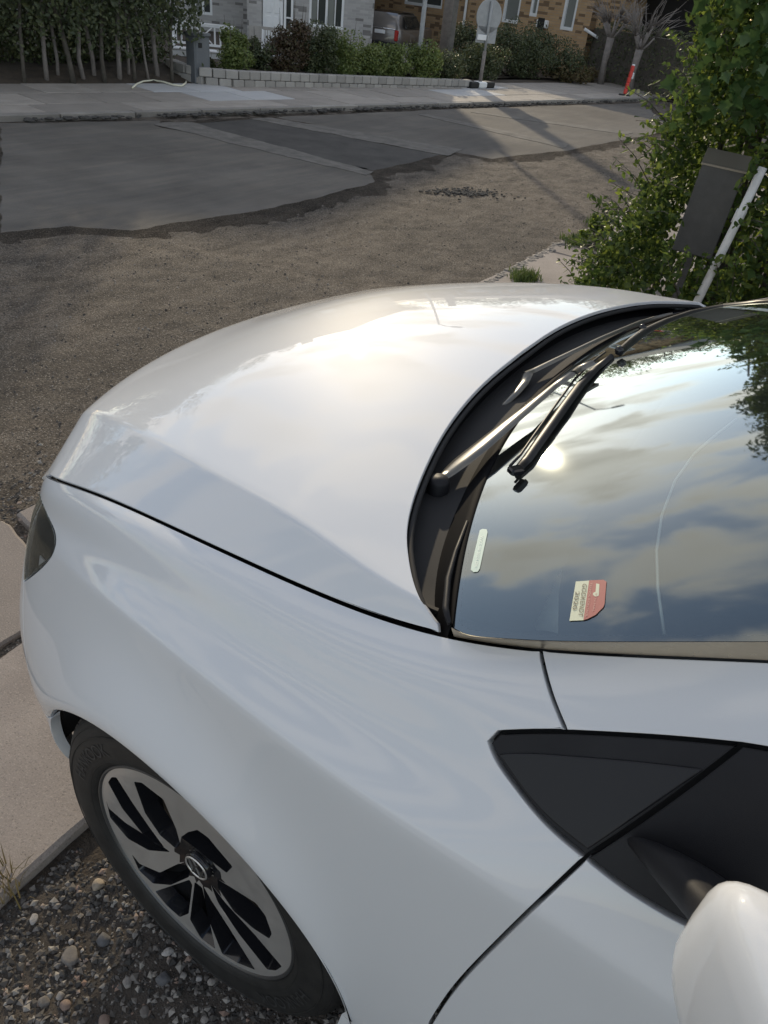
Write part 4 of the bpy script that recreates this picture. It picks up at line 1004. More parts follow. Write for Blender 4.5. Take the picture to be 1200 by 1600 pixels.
# extend the big patch beyond the left of the picture
ea, eb = P0(0, 360, .02)[:2], P0(0, 190, .02)[:2]; d = (ea-eb)
pa2 = pa+[SP(st_coord(ea)[0]+.3, -1.5)[:2], SP(st_coord(ea)[0]+.1, -9)[:2], SP(8.76, -9)[:2]]
sheet('road_surface', pa2, .004, M['asphalt'], thick=.035, flare=.35)
sheet('road_surface', rough_poly([(291, 192), (392, 184), (690, 240), (583, 264), (533, 257)], .02, .02, 5), .004, M['asphalt_new'], thick=.035, flare=.45)
sheet('road_strip', rough_poly([(242, 193), (262, 189), (300, 189), (540, 255), (585, 266), (573, 272)], .02, .03, 6), .008, M['strip'], thick=.004)
sheet('road_strip', rough_poly([(392, 184), (422, 182), (726, 232), (700, 242)], .02, .03, 7), .008, M['strip'], thick=.004)
rp = rough_poly([(430, 181), (700, 169), (1000, 160), (1060, 200), (890, 232), (770, 246), (715, 236)], .02, .03, 8)
sheet('road_surface', rp, .004, M['asphalt'], thick=.035, flare=.35)
sheet('road_strip', rough_poly([(655, 178), (668, 177), (890, 224), (880, 230)], .02, .025, 9), .008, M['strip'], thick=.004)
sheet('road_strip', rough_poly([(735, 174), (746, 173), (990, 205), (980, 209)], .02, .025, 10), .008, M['strip'], thick=.004)
far_l = [SP(8.76, 19), SP(8.76, 60), SP(4.8, 60), SP(4.8, 21)]
sheet('road_surface', far_l, .011, M['asphalt'], thick=.035, flare=.35)
# ridges of broken asphalt along the kerb and the patch edges
b = MB(); r2 = random.Random(5)
def lump(b, c, s, r2, flat=.6):
    k = 6; V = []; ang0 = r2.random()*6
    for z, q in ((-.5, .75), (.15, 1.0), (.55, .55)):
        for i in range(k):
            a = ang0+2*math.pi*i/k+r2.uniform(-.25, .25); rr = s*q*r2.uniform(.75, 1.2); V.append((c[0]+rr*math.cos(a), c[1]+rr*math.sin(a), c[2]+s*z*flat*r2.uniform(.8, 1.2)))
    F = [tuple(range(k))[::-1], tuple(range(2*k, 3*k))]+[(l*k+i, l*k+(i+1) % k, (l+1)*k+(i+1) % k, (l+1)*k+i) for l in (0, 1) for i in range(k)]
    b.add(V, F, False)
for _ in range(900):
    a = r2.uniform(3, 24); w = math.exp(-((a-8)/3.5)**2)+.35
    if r2.random() > w: continue
    lump(b, SP(8.70+r2.gauss(0, .05), a, .02), r2.uniform(.015, .05), r2)
o = b.build('broken_asphalt', M['asphalt_new']); tag(o, 'crumbled dark asphalt along the far kerb and patch edges', 'rubble', kind='stuff')
b = MB()
for _ in range(240):
    f = r2.gauss(0, 1); g = r2.gauss(0, 1); p = P0(728+f*28, 300+g*3+f*1.2); lump(b, (p[0], p[1], .0), r2.uniform(.008, .02), r2)
tag(b.build('asphalt_crumbs', M['asphalt_new']), 'small pile of black asphalt crumbs on the milled road', 'rubble', kind='stuff')
# far pavement: kerb, three rows of slabs
SWZ = .055
base = sheet('far_pavement', [SP(8.80, -25)[:2], SP(8.80, 55)[:2], SP(12.2, 55)[:2], SP(11.6, 12)[:2], SP(12.2, -25)[:2]], SWZ-.012, M['soil'], thick=.12)
slab_mesh = {}
def slab(L, W, mat, n, a, z, parent, h=.06, tilt=.004, name='slab'):
    key = (round(L, 2), round(W, 2), mat.name)
    if key not in slab_mesh:
        o = MB().box((0, 0, -h/2), (W-.016, L-.016, h), bev=.006).build(name, mat, parent); slab_mesh[key] = o
    else:
        o = slab_mesh[key].copy(); COL.objects.link(o); o.parent = parent
    p = SP(n, a, z+r2.uniform(-.003, .003)); o.location = tuple(p); o.rotation_euler = (r2.uniform(-tilt, tilt), r2.uniform(-tilt, tilt), math.atan2(D_[1], D_[0])+math.pi/2+r2.uniform(-.003, .003)); return o
w_sl = {('1', 6), ('1', 7), ('2', 6), ('2', 7), ('1', 13), ('2', 14), ('2', 15), ('1', 14)}
for k in range(-6, 34):
    slab(1.0, .14, M['kerb'], 8.83, k*1.0, SWZ+.002, base, .14, name='kerb_stone')
for k in range(-5, 28): slab(1.25, .56, M['slab'], 9.19, k*1.25+.3, SWZ, base)
for row, (n, off) in enumerate(((9.88, 0.0), (10.70, .4))):
    for k in range(-5, 42):
        a = k*.82+off; white = (6.0 < a < 7.9) if row == 0 else (5.9 < a < 7.6)
        white = white or (12.0 < a < 13.6 and row == 0) or (13.2 < a < 14.6 and row == 1)
        slab(.82, .80, M['slab_white'] if white else M['slab'], n, a, SWZ, base)
# near pavement under the car: large aggregate slabs with open, cracked joints
npv = sheet('near_pavement', [SP(-.15, -6)[:2], SP(1.42, -6)[:2], SP(1.42, .9)[:2], SP(1.42, 14)[:2], SP(-.15, 14)[:2]], -.028, M['soil'], thick=.06)
def near_slab(poly, z, amp, seed):
    pts = []
    for i in range(len(poly)):
        a, b_ = np.array(poly[i]), np.array(poly[(i+1) % len(poly)]); L = np.linalg.norm(b_-a); k = max(2, int(L/.035)); n = np.array([b_[1]-a[1], a[0]-b_[0]])/L
        for j in range(k):
            q = a+(b_-a)*j/k; w = (fbm(np.array([q[0]*9.]), np.array([q[1]*9.]), 3, seed)[0]-.5)*amp*2; pts.append(q+n*w)
    pts = np.array(pts); c = pts.mean(0); V = []; 
    inn = c+(pts-c)*(1-.012/np.linalg.norm(pts-c, axis=1, keepdims=True))
    for p in inn: V.append((p[0], p[1], z))
    for p in pts: V.append((p[0], p[1], z-.009))
    for p in pts: V.append((p[0], p[1], z-.06))
    n = len(pts); F = [tuple(range(n))]+[(i+l*n, i+l*n+n, (i+1) % n+l*n+n, (i+1) % n+l*n) for l in (0, 1) for i in range(n)]
    me = bpy.data.meshes.new('slab'); me.from_pydata(V, [], F); bm = bmesh.new(); bm.from_mesh(me); bmesh.ops.recalc_face_normals(bm, faces=bm.faces); bm.to_mesh(me); bm.free(); me.materials.append(M['slab_near'])
    if me.polygons[0].normal.z < 0: me.flip_normals()
    return link(bpy.data.objects.new('slab', me), npv)
x1, x0, xc_ = 1.60, .435, 1.06
near_slab([(x0, .25), (xc_-.015, .30), (xc_-.02, 1.6), (x0, 1.6)], .006, .010, 3)
near_slab([(xc_+.02, .22), (x1, .12), (x1+.02, 1.6), (xc_+.01, 1.6)], .004, .016, 4)
near_slab([(x0, .20), (xc_-.01, .25), (xc_, -1.0), (x0+.02, -1.0)], .003, .010, 5)
near_slab([(xc_+.015, .17), (x1, .07), (x1-.02, -1.0), (xc_+.02, -1.0)], .008, .012, 6)
for k in range(9):
    y0, y1 = -1.03-k*1.3, -1.03-(k+1)*1.3+.02; sx = -.11*0
    near_slab([(x0+.02, y0), (xc_-.02, y0), (xc_-.02, y1), (x0+.02, y1)], .004, .010, 10+k)
    near_slab([(xc_+.01, y0), (x1+.01, y0), (x1+.01, y1), (xc_+.01, y1)], .006, .012, 30+k)
for k in range(3):
    y0, y1 = 1.63+k*1.3, 1.63+(k+1)*1.3-.02
    near_slab([(x0, y0), (xc_-.02, y0), (xc_-.02, y1), (x0, y1)], .004, .010, 50+k); near_slab([(xc_+.01, y0), (x1+.01, y0), (x1+.01, y1), (xc_+.01, y1)], .006, .012, 60+k)
# drive: dirt and gravel behind the pavement
ns = np.arange(-6, x0+.02, .02); ys = np.arange(-3.2, 2.3, .02)
X, Y = np.meshgrid(ns, ys, indexing='ij'); Z = (fbm(X*2.2, Y*2.2, 3, 9)-.5)*.05+(fbm(X*14, Y*14, 4, 3)-.5)*.022-.018
Z = Z-.012*np.clip((X-.25)/.2, 0, 1)
dr = mesh_np('drive', np.stack([X, Y, Z], 2).reshape(-1, 3), grid_faces(len(ns), len(ys)), M['dirt']); dr['kind'] = 'structure'
def zdrive(x, y): return float((fbm(np.array([x*2.2]), np.array([y*2.2]), 3, 9)[0]-.5)*.05+(fbm(np.array([x*14.]), np.array([y*14.]), 4, 3)[0]-.5)*.022-.018)
# grit: thousands of small angular chips near the camera
def chips(name, n, gen, smin, smax, mat, label, cat, power=2.2):
    k = np.arange(n); P = gen(n); S = smin+(smax-smin)*rng.random(n)**power
    base = np.array([(1, 0, 0), (0, 1, 0), (-1, 0, 0), (0, -1, 0), (0, 0, .8), (0, 0, -.5)], float)
    F0 = np.array([(0, 1, 4), (1, 2, 4), (2, 3, 4), (3, 0, 4), (1, 0, 5), (2, 1, 5), (3, 2, 5), (0, 3, 5)])
    V = base[None]*(S[:, None, None])*(rng.uniform(.6, 1.25, (n, 6, 1)))*np.array([1, .75, .65])
    an = rng.random(n)*6.28; c, s = np.cos(an)[:, None], np.sin(an)[:, None]
    tl = rng.normal(0, .35, n)[:, None]; x, y, z = V[..., 0], V[..., 1], V[..., 2]
    y, z = y*np.cos(tl)-z*np.sin(tl), y*np.sin(tl)+z*np.cos(tl); x, y = x*c-y*s, x*s+y*c
    V = np.stack([x, y, z], 2)+P[:, None, :]+np.array([0, 0, .15])*S[:, None, None]
    F = (F0[None]+(k*6)[:, None, None]).reshape(-1, 3)
    o = mesh_np(name, V.reshape(-1, 3), F, mat, smooth=False); return tag(o, label, cat, kind='stuff')
def gen_drive(n):
    x = rng.uniform(-.7, x0-.01, n); y = rng.uniform(.45, 1.9, n); z = (fbm(x*2.2, y*2.2, 3, 9)-.5)*.05+(fbm(x*14, y*14, 4, 3)-.5)*.022-.018-.012*np.clip((x-.25)/.2, 0, 1)
    return np.stack([x, y, z], 1)
chips('gravel', 32000, gen_drive, .0015, .012, M['grit'], 'grey and brown gravel loose on the drive by the front wheel', 'gravel', 2.5)
def gen_road(n):
    a = -3+15*rng.random(n)**1.3; q = 1.45+6.3*rng.random(n)**1.7; x = q*N_[0]+a*D_[0]; y = q*N_[1]+a*D_[1]
    z = (fbm(x*1.3, y*1.3, 3, 1)-.5)*.035+(fbm(x*9, y*9, 4, 5)-.5)*.022-.012; return np.stack([x, y, z], 1)
chips('road_grit', 42000, gen_road, .002, .011, M['grit'], 'dark grit scattered over the milled road surface', 'gravel', 3.0)
def gen_edge(n):
    a = rng.uniform(-3, 12, n); q = 1.50+np.abs(rng.normal(0, .16, n)); x = q*N_[0]+a*D_[0]; y = q*N_[1]+a*D_[1]; return np.stack([x+0*a, y, 0*a-.004], 1)
chips('edge_grit', 9000, gen_edge, .003, .016, M['grit'], 'coarse grit gathered along the edge of the near pavement', 'gravel', 2.0)
# larger stones, each a thing
def stone(px, py, s, mat, label, flat=.75, el=1.0):
    s *= .86; c = unp(px, py, 2, 0.0); bm = bmesh.new(); bmesh.ops.create_icosphere(bm, subdivisions=3, radius=1)
    sd = r2.random()*50
    for v in bm.verts:
        p = v.co; q = .80+.42*(fbm(np.array([p.x*1.3+sd+p.z]), np.array([p.y*1.3+sd-p.z]), 3, 2)[0]); p *= q
        for nrm_, d in pl[int(sd) % len(pl)]:
            k = p.dot(nrm_)-d
            if k > 0: p -= nrm_*k*.85
        v.co = (p.x*s*el, p.y*s, p.z*s*flat)
    me = bpy.data.meshes.new('stone'); bm.to_mesh(me); bm.free(); me.materials.append(M[mat]); me.polygons.foreach_set('use_smooth', [True]*len(me.polygons))
    o = link(bpy.data.objects.new('stone', me)); o.location = (c[0], c[1], zdrive(c[0], c[1])+s*flat*.45); o.rotation_euler = (0, 0, r2.random()*6)
    return tag(o, label, 'stone', 'stones lying on the drive')
pl = [[(Vector((r2.gauss(0, 1), r2.gauss(0, 1), r2.gauss(0, 1))).normalized(), r2.uniform(.55, .85)) for _ in range(7)] for _ in range(9)]
for a in [(153, 1378, .0175, 'stone5', 'large rounded tan stone below the corner of the slab'),
          (262, 1484, .017, 'stone2', 'long whitish stone lying beside the foot of the tyre', .6, .6),
          (294, 1484, .011, 'stone2', 'small cream stone just right of the long whitish one'),
          (108, 1488, .021, 'stone0', 'broad flat grey stone left of the reddish gravel patch', .5, 1.3),
          (50, 1429, .011, 'stone2', 'flat pale chip of stone at the dirt edge', .4, 1.5),
          (100, 1567, .014, 'stone3', 'reddish brown stone near the bottom left of the drive'),
          (66, 1560, .015, 'stone0', 'grey angular stone left of the reddish brown one'),
          (92, 1549, .011, 'stone1', 'light grey pebble between two stones at the bottom left'),
          (198, 1530, .013, 'stone1', 'pale buff stone between tyre and bottom edge'),
          (160, 1460, .019, 'stone4', 'dark grey lump of asphalt lying among the gravel'),
          (255, 1525, .018, 'stone4', 'dark broken stone close under the tyre'),
          (319, 1588, .010, 'stone1', 'smooth grey pebble at the bottom beneath the tyre'),
          (225, 1575, .013, 'stone0', 'mid grey stone at the bottom of the drive'),
          (286, 1520, .009, 'stone1', 'thin upright grey pebble beside the tyre'),
          (310, 1525, .009, 'stone2', 'cream oval pebble right under the tyre'),
          (160, 1590, .016, 'stone3', 'reddish stone cut by the bottom edge'),
          (109, 1462, .008, 'stone2', 'tiny white round pebble above the reddish patch'),
          (330, 1529, .010, 'stone1', 'grey wedge of stone by the rear of the tyre')]:
    stone(*a)
# rough verge where pavement and milled road meet, with grass tufts
def blades(name, pts, n, hmin, hmax, spread, mat, label, cat, w=.004):
    V = []; F = []
    for (x, y, z) in pts:
        for _ in range(n):
            px, py = x+rnd.gauss(0, spread), y+rnd.gauss(0, spread); h = rnd.uniform(hmin, hmax); an = rnd.random()*6.28; l = rnd.uniform(.2, .9)*h; dx, dy = math.cos(an), math.sin(an); k = len(V); ww = w*rnd.uniform(.6, 1.3)
            sx, sy = -dy*ww, dx*ww
            V += [(px-sx, py-sy, z), (px+sx, py+sy, z), (px+dx*l*.35+sx*.8, py+dy*l*.35+sy*.8, z+h*.6), (px+dx*l*.35-sx*.8, py+dy*l*.35-sy*.8, z+h*.6), (px+dx*l, py+dy*l, z+h)]
            F += [(k, k+1, k+2, k+3), (k+3, k+2, k+4)]
    o = mesh_np(name, V, F, mat); return tag(o, label, cat, kind='stuff')
gpts = [P0(u+rnd.gauss(0, 7), v+rnd.gauss(0, 2.5)) for (u, v) in [(820, 432), (825, 436), (905, 378), (915, 374), (900, 381), (935, 350), (945, 347), (812, 438)] for _ in range(9)]
blades('grass', gpts, 26, .02, .07, .035, M['grass'], 'green grass growing along the broken edge of the pavement', 'grass')
gp2 = [P0(5+rnd.uniform(-6, 10), 1375+rnd.uniform(-25, 40)) for _ in range(7)]
blades('dry_grass', gp2, 7, .03, .08, .02, M['leaf_dry'], 'dry grass stems lying beside the pavement slab', 'grass', .0015)
b = MB()
for _ in range(420):
    u = r2.uniform(760, 960); v = 443-(u-760)*.52+r2.gauss(0, 3); p = P0(u, v); lump(b, (p[0], p[1], .0), r2.uniform(.008, .03)*(1.5 if r2.random() < .1 else 1), r2)
tag(b.build('verge_rubble', M['stone0']), 'grey rubble along the edge of the pavement by the hedge', 'rubble', kind='stuff')

# ---------------------------------------------------------------- foliage
def leaves(name, C, Nrm, size, mat, parent=None, aspect=.5, fold=.25, jit=.7, kind='stuff'):
    """C (n,3) leaf positions, Nrm (n,3) preferred facing; each leaf a folded diamond"""
    n = len(C); nn = Nrm+rng.normal(0, jit, (n, 3)); nn /= np.linalg.norm(nn, axis=1, keepdims=True)
    d = rng.normal(0, 1, (n, 3))+np.array([0, 0, -.25]); d -= nn*(d*nn).sum(1, keepdims=True); d /= np.linalg.norm(d, axis=1, keepdims=True); s = np.cross(nn, d)
    L = size*rng.uniform(.65, 1.3, n)[:, None]; W = L*aspect*rng.uniform(.8, 1.2, n)[:, None]*.5
    v0 = C-d*L*.5; v3 = C+d*L*.5; v1 = C-d*L*.12+s*W+nn*W*fold; v2 = C-d*L*.12-s*W+nn*W*fold; v4 = C+d*L*.22+s*W*.72+nn*W*fold*.6; v5 = C+d*L*.22-s*W*.72+nn*W*fold*.6
    V = np.stack([v0, v1, v4, v3, v5, v2], 1).reshape(-1, 3); k = (np.arange(n)*6)[:, None]
    F = np.concatenate([k+np.array([[0, 1, 2, 3]]), k+np.array([[0, 3, 4, 5]])], 1).reshape(-1, 4)
    o = mesh_np(name, V, F, mat, parent, smooth=False)
    if kind: o['kind'] = kind
    return o
def clump_points(n, centers, radii, flat=1.0, shell=.75):
    k = rng.integers(0, len(centers), n); d = rng.normal(0, 1, (n, 3)); d /= np.linalg.norm(d, axis=1, keepdims=True)
    r = rng.random(n)**(1/3.)*(1-shell)+shell*rng.beta(4, 1.6, n); P = centers[k]+d*(radii[k]*r)[:, None]*np.array([1, 1, flat]); return P, d
def bush(name, label, cat, c, rad, n, size, mat, group=None, clumps=26, stems=5, top=None, seed=0, aspect=.5):
    root = empty(name, (c[0], c[1], 0), 0, label, cat, group); rx, ry, rz = rad; cs = []; rs = []
    for _ in range(clumps):
        d = rng.normal(0, 1, 3); d /= np.linalg.norm(d); q = rng.random()**.4*.72; p = np.array([d[0]*rx*q, d[1]*ry*q, rz*(.55+d[2]*q*.62)]); cs.append(p); rs.append(min(rx, rz)*rng.uniform(.26, .48))
    cs = np.array(cs); rs = np.array(rs); P, d = clump_points(n, cs, rs, .9, .6); P[:, 2] = np.maximum(P[:, 2], .03+rng.random(n)*.1)
    leaves('foliage', P, d+np.array([0, 0, .35]), size, mat, root, aspect)
    b = MB()
    for _ in range(stems):
        a = rng.random()*6.28; t_ = cs[rng.integers(0, len(cs))]; b.tube([(.06*math.cos(a), .06*math.sin(a), 0), (t_[0]*.4, t_[1]*.4, t_[2]*.45), tuple(t_)], [.018, .012, .004], 5)
    # upright shoots that break the outline
    for _ in range(clumps//2):
        t_ = cs[rng.integers(0, len(cs))]; b.tube([tuple(t_), (t_[0]*1.15, t_[1]*1.15, t_[2]+rz*.38)], [.006, .002], 4)
    b.build('stem', M['bark'], root); return root

# hedge across the street, with its bare trunks
h0 = empty('hedge', tuple(SP(12.1, 2.5, 0)), 0, 'tall dark hedge with bare trunks showing under its crown, far left across the street', 'hedge')
h0.rotation_euler = (0, 0, 0)
def local(o, p): return np.asarray(p)-np.array(o.location)
tr_u = [38, 72, 93, 113, 130, 148, 163, 186, 200, 211, 232, 246, 268]
for i, u in enumerate(tr_u):
    p = P0(u, 126-(i % 3)*1.5, .08); p = local(h0, p); lx = r2.uniform(-.10, .10); b = MB()
    H = r2.uniform(1.7, 2.2); rr = r2.choice([.018, .024, .03, .036])
    pts = [(p[0]+lx*k*k/9*D_[0]+r2.gauss(0, .012), p[1]+lx*k*k/9*D_[1]*2+r2.gauss(0, .012), -.02+k*H/5) for k in range(6)]
    b.tube(pts, [rr*1.25, rr, rr*.95, rr*.85, rr*.75, rr*.6], 8)
    for s in range(3):
        k = r2.randint(2, 4); a = r2.random()*6.28; q0 = pts[k]; b.tube([q0, (q0[0]+.18*math.cos(a), q0[1]+.18*math.sin(a), q0[2]+.3)], [rr*.4, rr*.15], 5)
    b.build('trunk', M['bark_grey'] if i % 3 else M['bark'], h0)
nh = 38000; A = np.where(rng.random(38000) < .82, rng.uniform(2.6, 7.15, 38000), rng.uniform(-12, 2.6, 38000)); Q = 10.98+rng.random(nh)**2.1*1.9; Zh = np.empty(nh)
lumps = fbm(A*1.7, Q*0+3, 3, 4); low = .62+.45*fbm(A*2.1, A*0, 3, 8)-.40*rng.random(nh)**3
Zh = low+(3.7-low)*rng.random(nh)**1.05
bulge = (fbm(A*1.4, Zh*1.6, 3, 12)-.5)*.8; Q = Q-np.maximum(0, bulge)*.8-.25*np.sin(np.clip((Zh-1)/2.6, 0, 1)*3.14)
P = np.stack([Q*N_[0]+A*D_[0], Q*N_[1]+A*D_[1], Zh], 1)-np.array(h0.location); leaves('foliage', P, np.tile(-N_*.9+np.array([0, 0, .4]), (nh, 1)), .075, M['leaf_dark'], h0, .55)
nb = 34000; A = np.where(rng.random(34000) < .85, rng.uniform(2.6, 7.3, 34000), rng.uniform(-12, 2.6, 34000)); Q = 12.0+rng.random(nb)*1.2; Zb = rng.random(nb)**1.2*1.7
P = np.stack([Q*N_[0]+A*D_[0], Q*N_[1]+A*D_[1], Zb], 1)-np.array(h0.location); leaves('back_foliage', P, np.tile(-N_*.4, (nb, 1)), .06, M['leaf_dark'], h0, .6)
nb = 2600; A = rng.uniform(-8, 4.5, nb); Q = 11.6+rng.random(nb)*.6; Zb = rng.random(nb)**2*.6+.02; m_ = rng.random(nb) < np.clip(.9-(A+1)/6, .08, 1); A, Q, Zb = A[m_], Q[m_], Zb[m_]
P = np.stack([Q*N_[0]+A*D_[0], Q*N_[1]+A*D_[1], Zb], 1)-np.array(h0.location); leaves('low_foliage', P, np.tile(-N_+np.array([0, 0, .5]), (len(A), 1)), .07, M['leaf_dark'], h0, .6)
# soil bank under it
ns_ = np.linspace(11.12, 13.2, 26); as_ = np.linspace(-14, 8.6, 180); G, A = np.meshgrid(ns_, as_, indexing='ij'); X = G*N_[0]+A*D_[0]; Y = G*N_[1]+A*D_[1]
Z = SWZ-.03+.16*np.clip((G-11.12)/.4, 0, 1)*(.5+fbm(X*2.5, Y*2.5, 3, 2))+.03*fbm(X*12, Y*12, 3, 6); o = mesh_np('soil_bank', np.stack([X, Y, Z], 2).reshape(-1, 3), grid_faces(26, 180, True), M['soil']); o['kind'] = 'structure'
if o.data.polygons[0].normal.z < 0: o.data.flip_normals()
# cable cabinet
def upright(u, v, z=SWZ): return unp(u, v, 2, z)
cb = upright(311, 129); rzs = math.atan2(D_[1], D_[0])
cab = empty('cable_cabinet', (cb[0], cb[1], SWZ), rzs, 'grey metal utility cabinet standing between the hedge and the planter wall', 'cabinet')
MB().box((0, 0, .33), (.30, .24, .66), bev=.01).build('body', M['cabinet'], cab); MB().box((0, 0, .685), (.34, .28, .045), bev=.012).build('cap', M['cabinet'], cab)
MB().box((0, -.123, .36), (.25, .008, .52), bev=.003).build('door', M['cabinet'], cab); MB().box((-.04, -.128, .54), (.07, .012, .07), bev=.004).build('label_plate', M['satin_black'], cab); MB().box((.0, -.124, .05), (.27, .012, .08), bev=.003).build('plinth', M['block'], cab)
# hoses
b = MB(); b.tube([P0(u, v, SWZ+.02) for u, v in [(207, 137), (214, 131), (224, 127), (240, 125.5), (256, 128), (272, 133), (284, 134), (290, 130), (291, 127)]], .013, 8); tag(b.build('hose', M['hose']), 'pale cable curving over the soil edge beside the cabinet', 'hose')
b = MB(); hp = [far(u, v, d) for u, v, d in [(329, 104, 17.2), (343, 104, 17.3), (355, 102, 17.4), (361, 99, 17.5)]]; b.tube(hp, [.018, .018, .02, .03], 8)
hz = empty('standpipe', tuple(hp[0]*np.array([1, 1, 0])), 0, 'pale pipe with a yellow end sticking out over the planter', 'pipe'); o = b.build('pipe', M['hose'], hz); o.location = tuple(-np.array(hz.location)); b = MB(); b.tube([hp[0], (hp[0][0], hp[0][1], 0)], .016, 8); o = b.build('post', M['hose'], hz); o.location = tuple(-np.array(hz.location))
# planter wall: two courses of blocks following the pavement, rounded at its left end
pw = empty('planter_wall', tuple(SP(11.2, 9)), 0, 'low wall of grey concrete blocks in two courses along the far pavement', 'wall')
path_px = [(332, 112), (329, 122), (332, 131), (345, 134), (372, 135.5), (420, 136), (500, 136.5), (600, 137), (740, 137.5)]
path = [P0(u, v, SWZ) for u, v in path_px]; path[0] = path[3]+N_*1.0-D_*.25; path[1] = path[3]+N_*.45-D_*.33; path[2] = path[3]+N_*.12-D_*.2
dd = np.r_[0, np.cumsum([np.linalg.norm(path[i+1]-path[i]) for i in range(len(path)-1)])]; pth = np.array(path)
bm_blk = None
for row in range(2):
    s = .0 if row else .1
    while s < dd[-1]-.2:
        L = .21; p = np.array([np.interp(s+L/2, dd, pth[:, k]) for k in range(3)]); p2 = np.array([np.interp(s+L/2+.05, dd, pth[:, k]) for k in range(3)]); an = math.atan2(p2[1]-p[1], p2[0]-p[0])
        if bm_blk is None: bm_blk = MB().box((0, 0, 0), (L-.008, .16, .125), bev=.010).build('block', M['block'], pw); o = bm_blk
        else: o = bm_blk.copy(); COL.objects.link(o); o.parent = pw
        q = p-np.array(pw.location); o.location = (q[0]+N_[0]*.08, q[1]+N_[1]*.08, SWZ+.065+row*.13-.115*(s/dd[-1])**.8); o.rotation_euler = (0, r2.uniform(-.006, .006), an+r2.uniform(-.02, .02)); s += L
# raised bed soil
o = sheet('planting_bed', [SP(11.22, 8.3)[:2], SP(11.02, 13.9)[:2], SP(13.8, 13.9)[:2], SP(14.2, 8.3)[:2]], .22, M['soil'], thick=.3)
sheet('front_garden', [SP(12.3, 8)[:2], SP(12.3, 40)[:2], SP(45, 40)[:2], SP(45, -20)[:2], SP(13.5, -20)[:2]], .0, M['soil'])
# shrubs in the bed: (u centre, v base, half width px, height px, material, colour word)
def bush_px(u, v, wpx, hpx, n, mat, label, depth_add=.5, **k):
    p = P0(u, v, .1); p = p+N_*depth_add; D = math.hypot(p[0]-CC[0], p[1]-CC[1]); w = wpx*D/CFO*1.25; h = hpx*D/CFO*1.0; n = int(n*1.7)
    return bush('shrub', label, 'shrub', (p[0], p[1]), (w, w*.85, h), n, .052 if D < 20 else .06, M[mat], 'shrubs in the bed behind the block wall', **k)
bush_px(348, 124, 15, 30, 900, 'leaf_dark', 'small dark shrub at the left end of the bed beside the cabinet')
bush_px(395, 128, 30, 62, 3200, 'leaf_far', 'bright green shrub in front of the white door, tallest at the left of the bed')
bush_px(432, 126, 20, 52, 1500, 'leaf_dark', 'thin dark-leaved shrub with white garden furniture showing through it')
bush_px(478, 128, 30, 74, 2900, 'leaf_red', 'reddish shrub with a tall tuft below the white window')
bush_px(520, 130, 30, 70, 3000, 'leaf_dark', 'green and brown shrub below the right half of the white window')
bush_px(560, 131, 30, 60, 3000, 'leaf_far', 'green shrub just left of the corner of the grey house')
bush_px(604, 132, 26, 48, 2500, 'leaf_far', 'low green shrub in front of the parked hatchback')
bush_px(640, 133, 24, 46, 2300, 'leaf_far', 'low green shrub behind the thin lamp post')
bush_px(682, 134, 26, 52, 2500, 'leaf_far', 'green shrub between the lamp post and the wooden pole')
bush_px(722, 134, 26, 44, 2100, 'leaf_dark', 'dark shrub at the right end of the block wall')
bg = bush('shrub', 'large dark spreading shrub in front of the brown brick house', 'shrub', tuple((P0(868, 132, 0)+N_*1.5)[:2]), (2.6, 1.5, 1.06), 19000, .06, M['leaf_dark'], clumps=70, stems=9)
bush('shrub', 'dark shrub spilling over the pavement right of the road sign', 'shrub', tuple((P0(790, 134, 0)+N_*.9)[:2]), (1.0, .9, .70), 6000, .058, M['leaf_dark'], clumps=36)
bush('shrub', 'small straw-coloured shrub at the foot of the large one', 'shrub', tuple((P0(925, 139, 0)+N_*.8)[:2]), (.85, .6, .42), 2400, .06, M['leaf_dry'], clumps=30)
bush('shrub', 'low brownish shrub near the red marker post', 'shrub', tuple((P0(965, 139, 0)+N_*1.2)[:2]), (.8, .6, .36), 1800, .06, M['leaf_dry'], clumps=24)
# ---------------------------------------------------------------- houses
class Wall:                                # a vertical wall plane: a along it (to the right seen from the street), z up
    def __init__(self, K, e): self.K = np.array([K[0], K[1], 0.]); self.e = np.array([e[0], e[1], 0.]); self.e /= np.linalg.norm(self.e); self.n = np.array([self.e[1], -self.e[0], 0.]); self.n *= np.sign((CC-self.K)@self.n)
    def hit(self, u, v):
        d = ray(u, v); t = ((self.K-CC)@self.n)/(d@self.n); p = CC+d*t; return float((p-self.K)@self.e), float(p[2])
    def pt(self, a, z, out=0.0): return self.K+self.e*a+self.n*out+np.array([0, 0, z])
def slab_box(w, a0, a1, z0, z1, o0, o1, name, mat, parent, bev=0.0):
    org = np.array(parent.location) if parent is not None and parent.parent is None else np.zeros(3)
    c = w.pt((a0+a1)/2, (z0+z1)/2, (o0+o1)/2)-org; rz = math.atan2(w.e[1], w.e[0])
    return MB().box(tuple(c), (abs(a1-a0), abs(o1-o0), abs(z1-z0)), rz=rz, bev=bev).build(name, mat, parent)
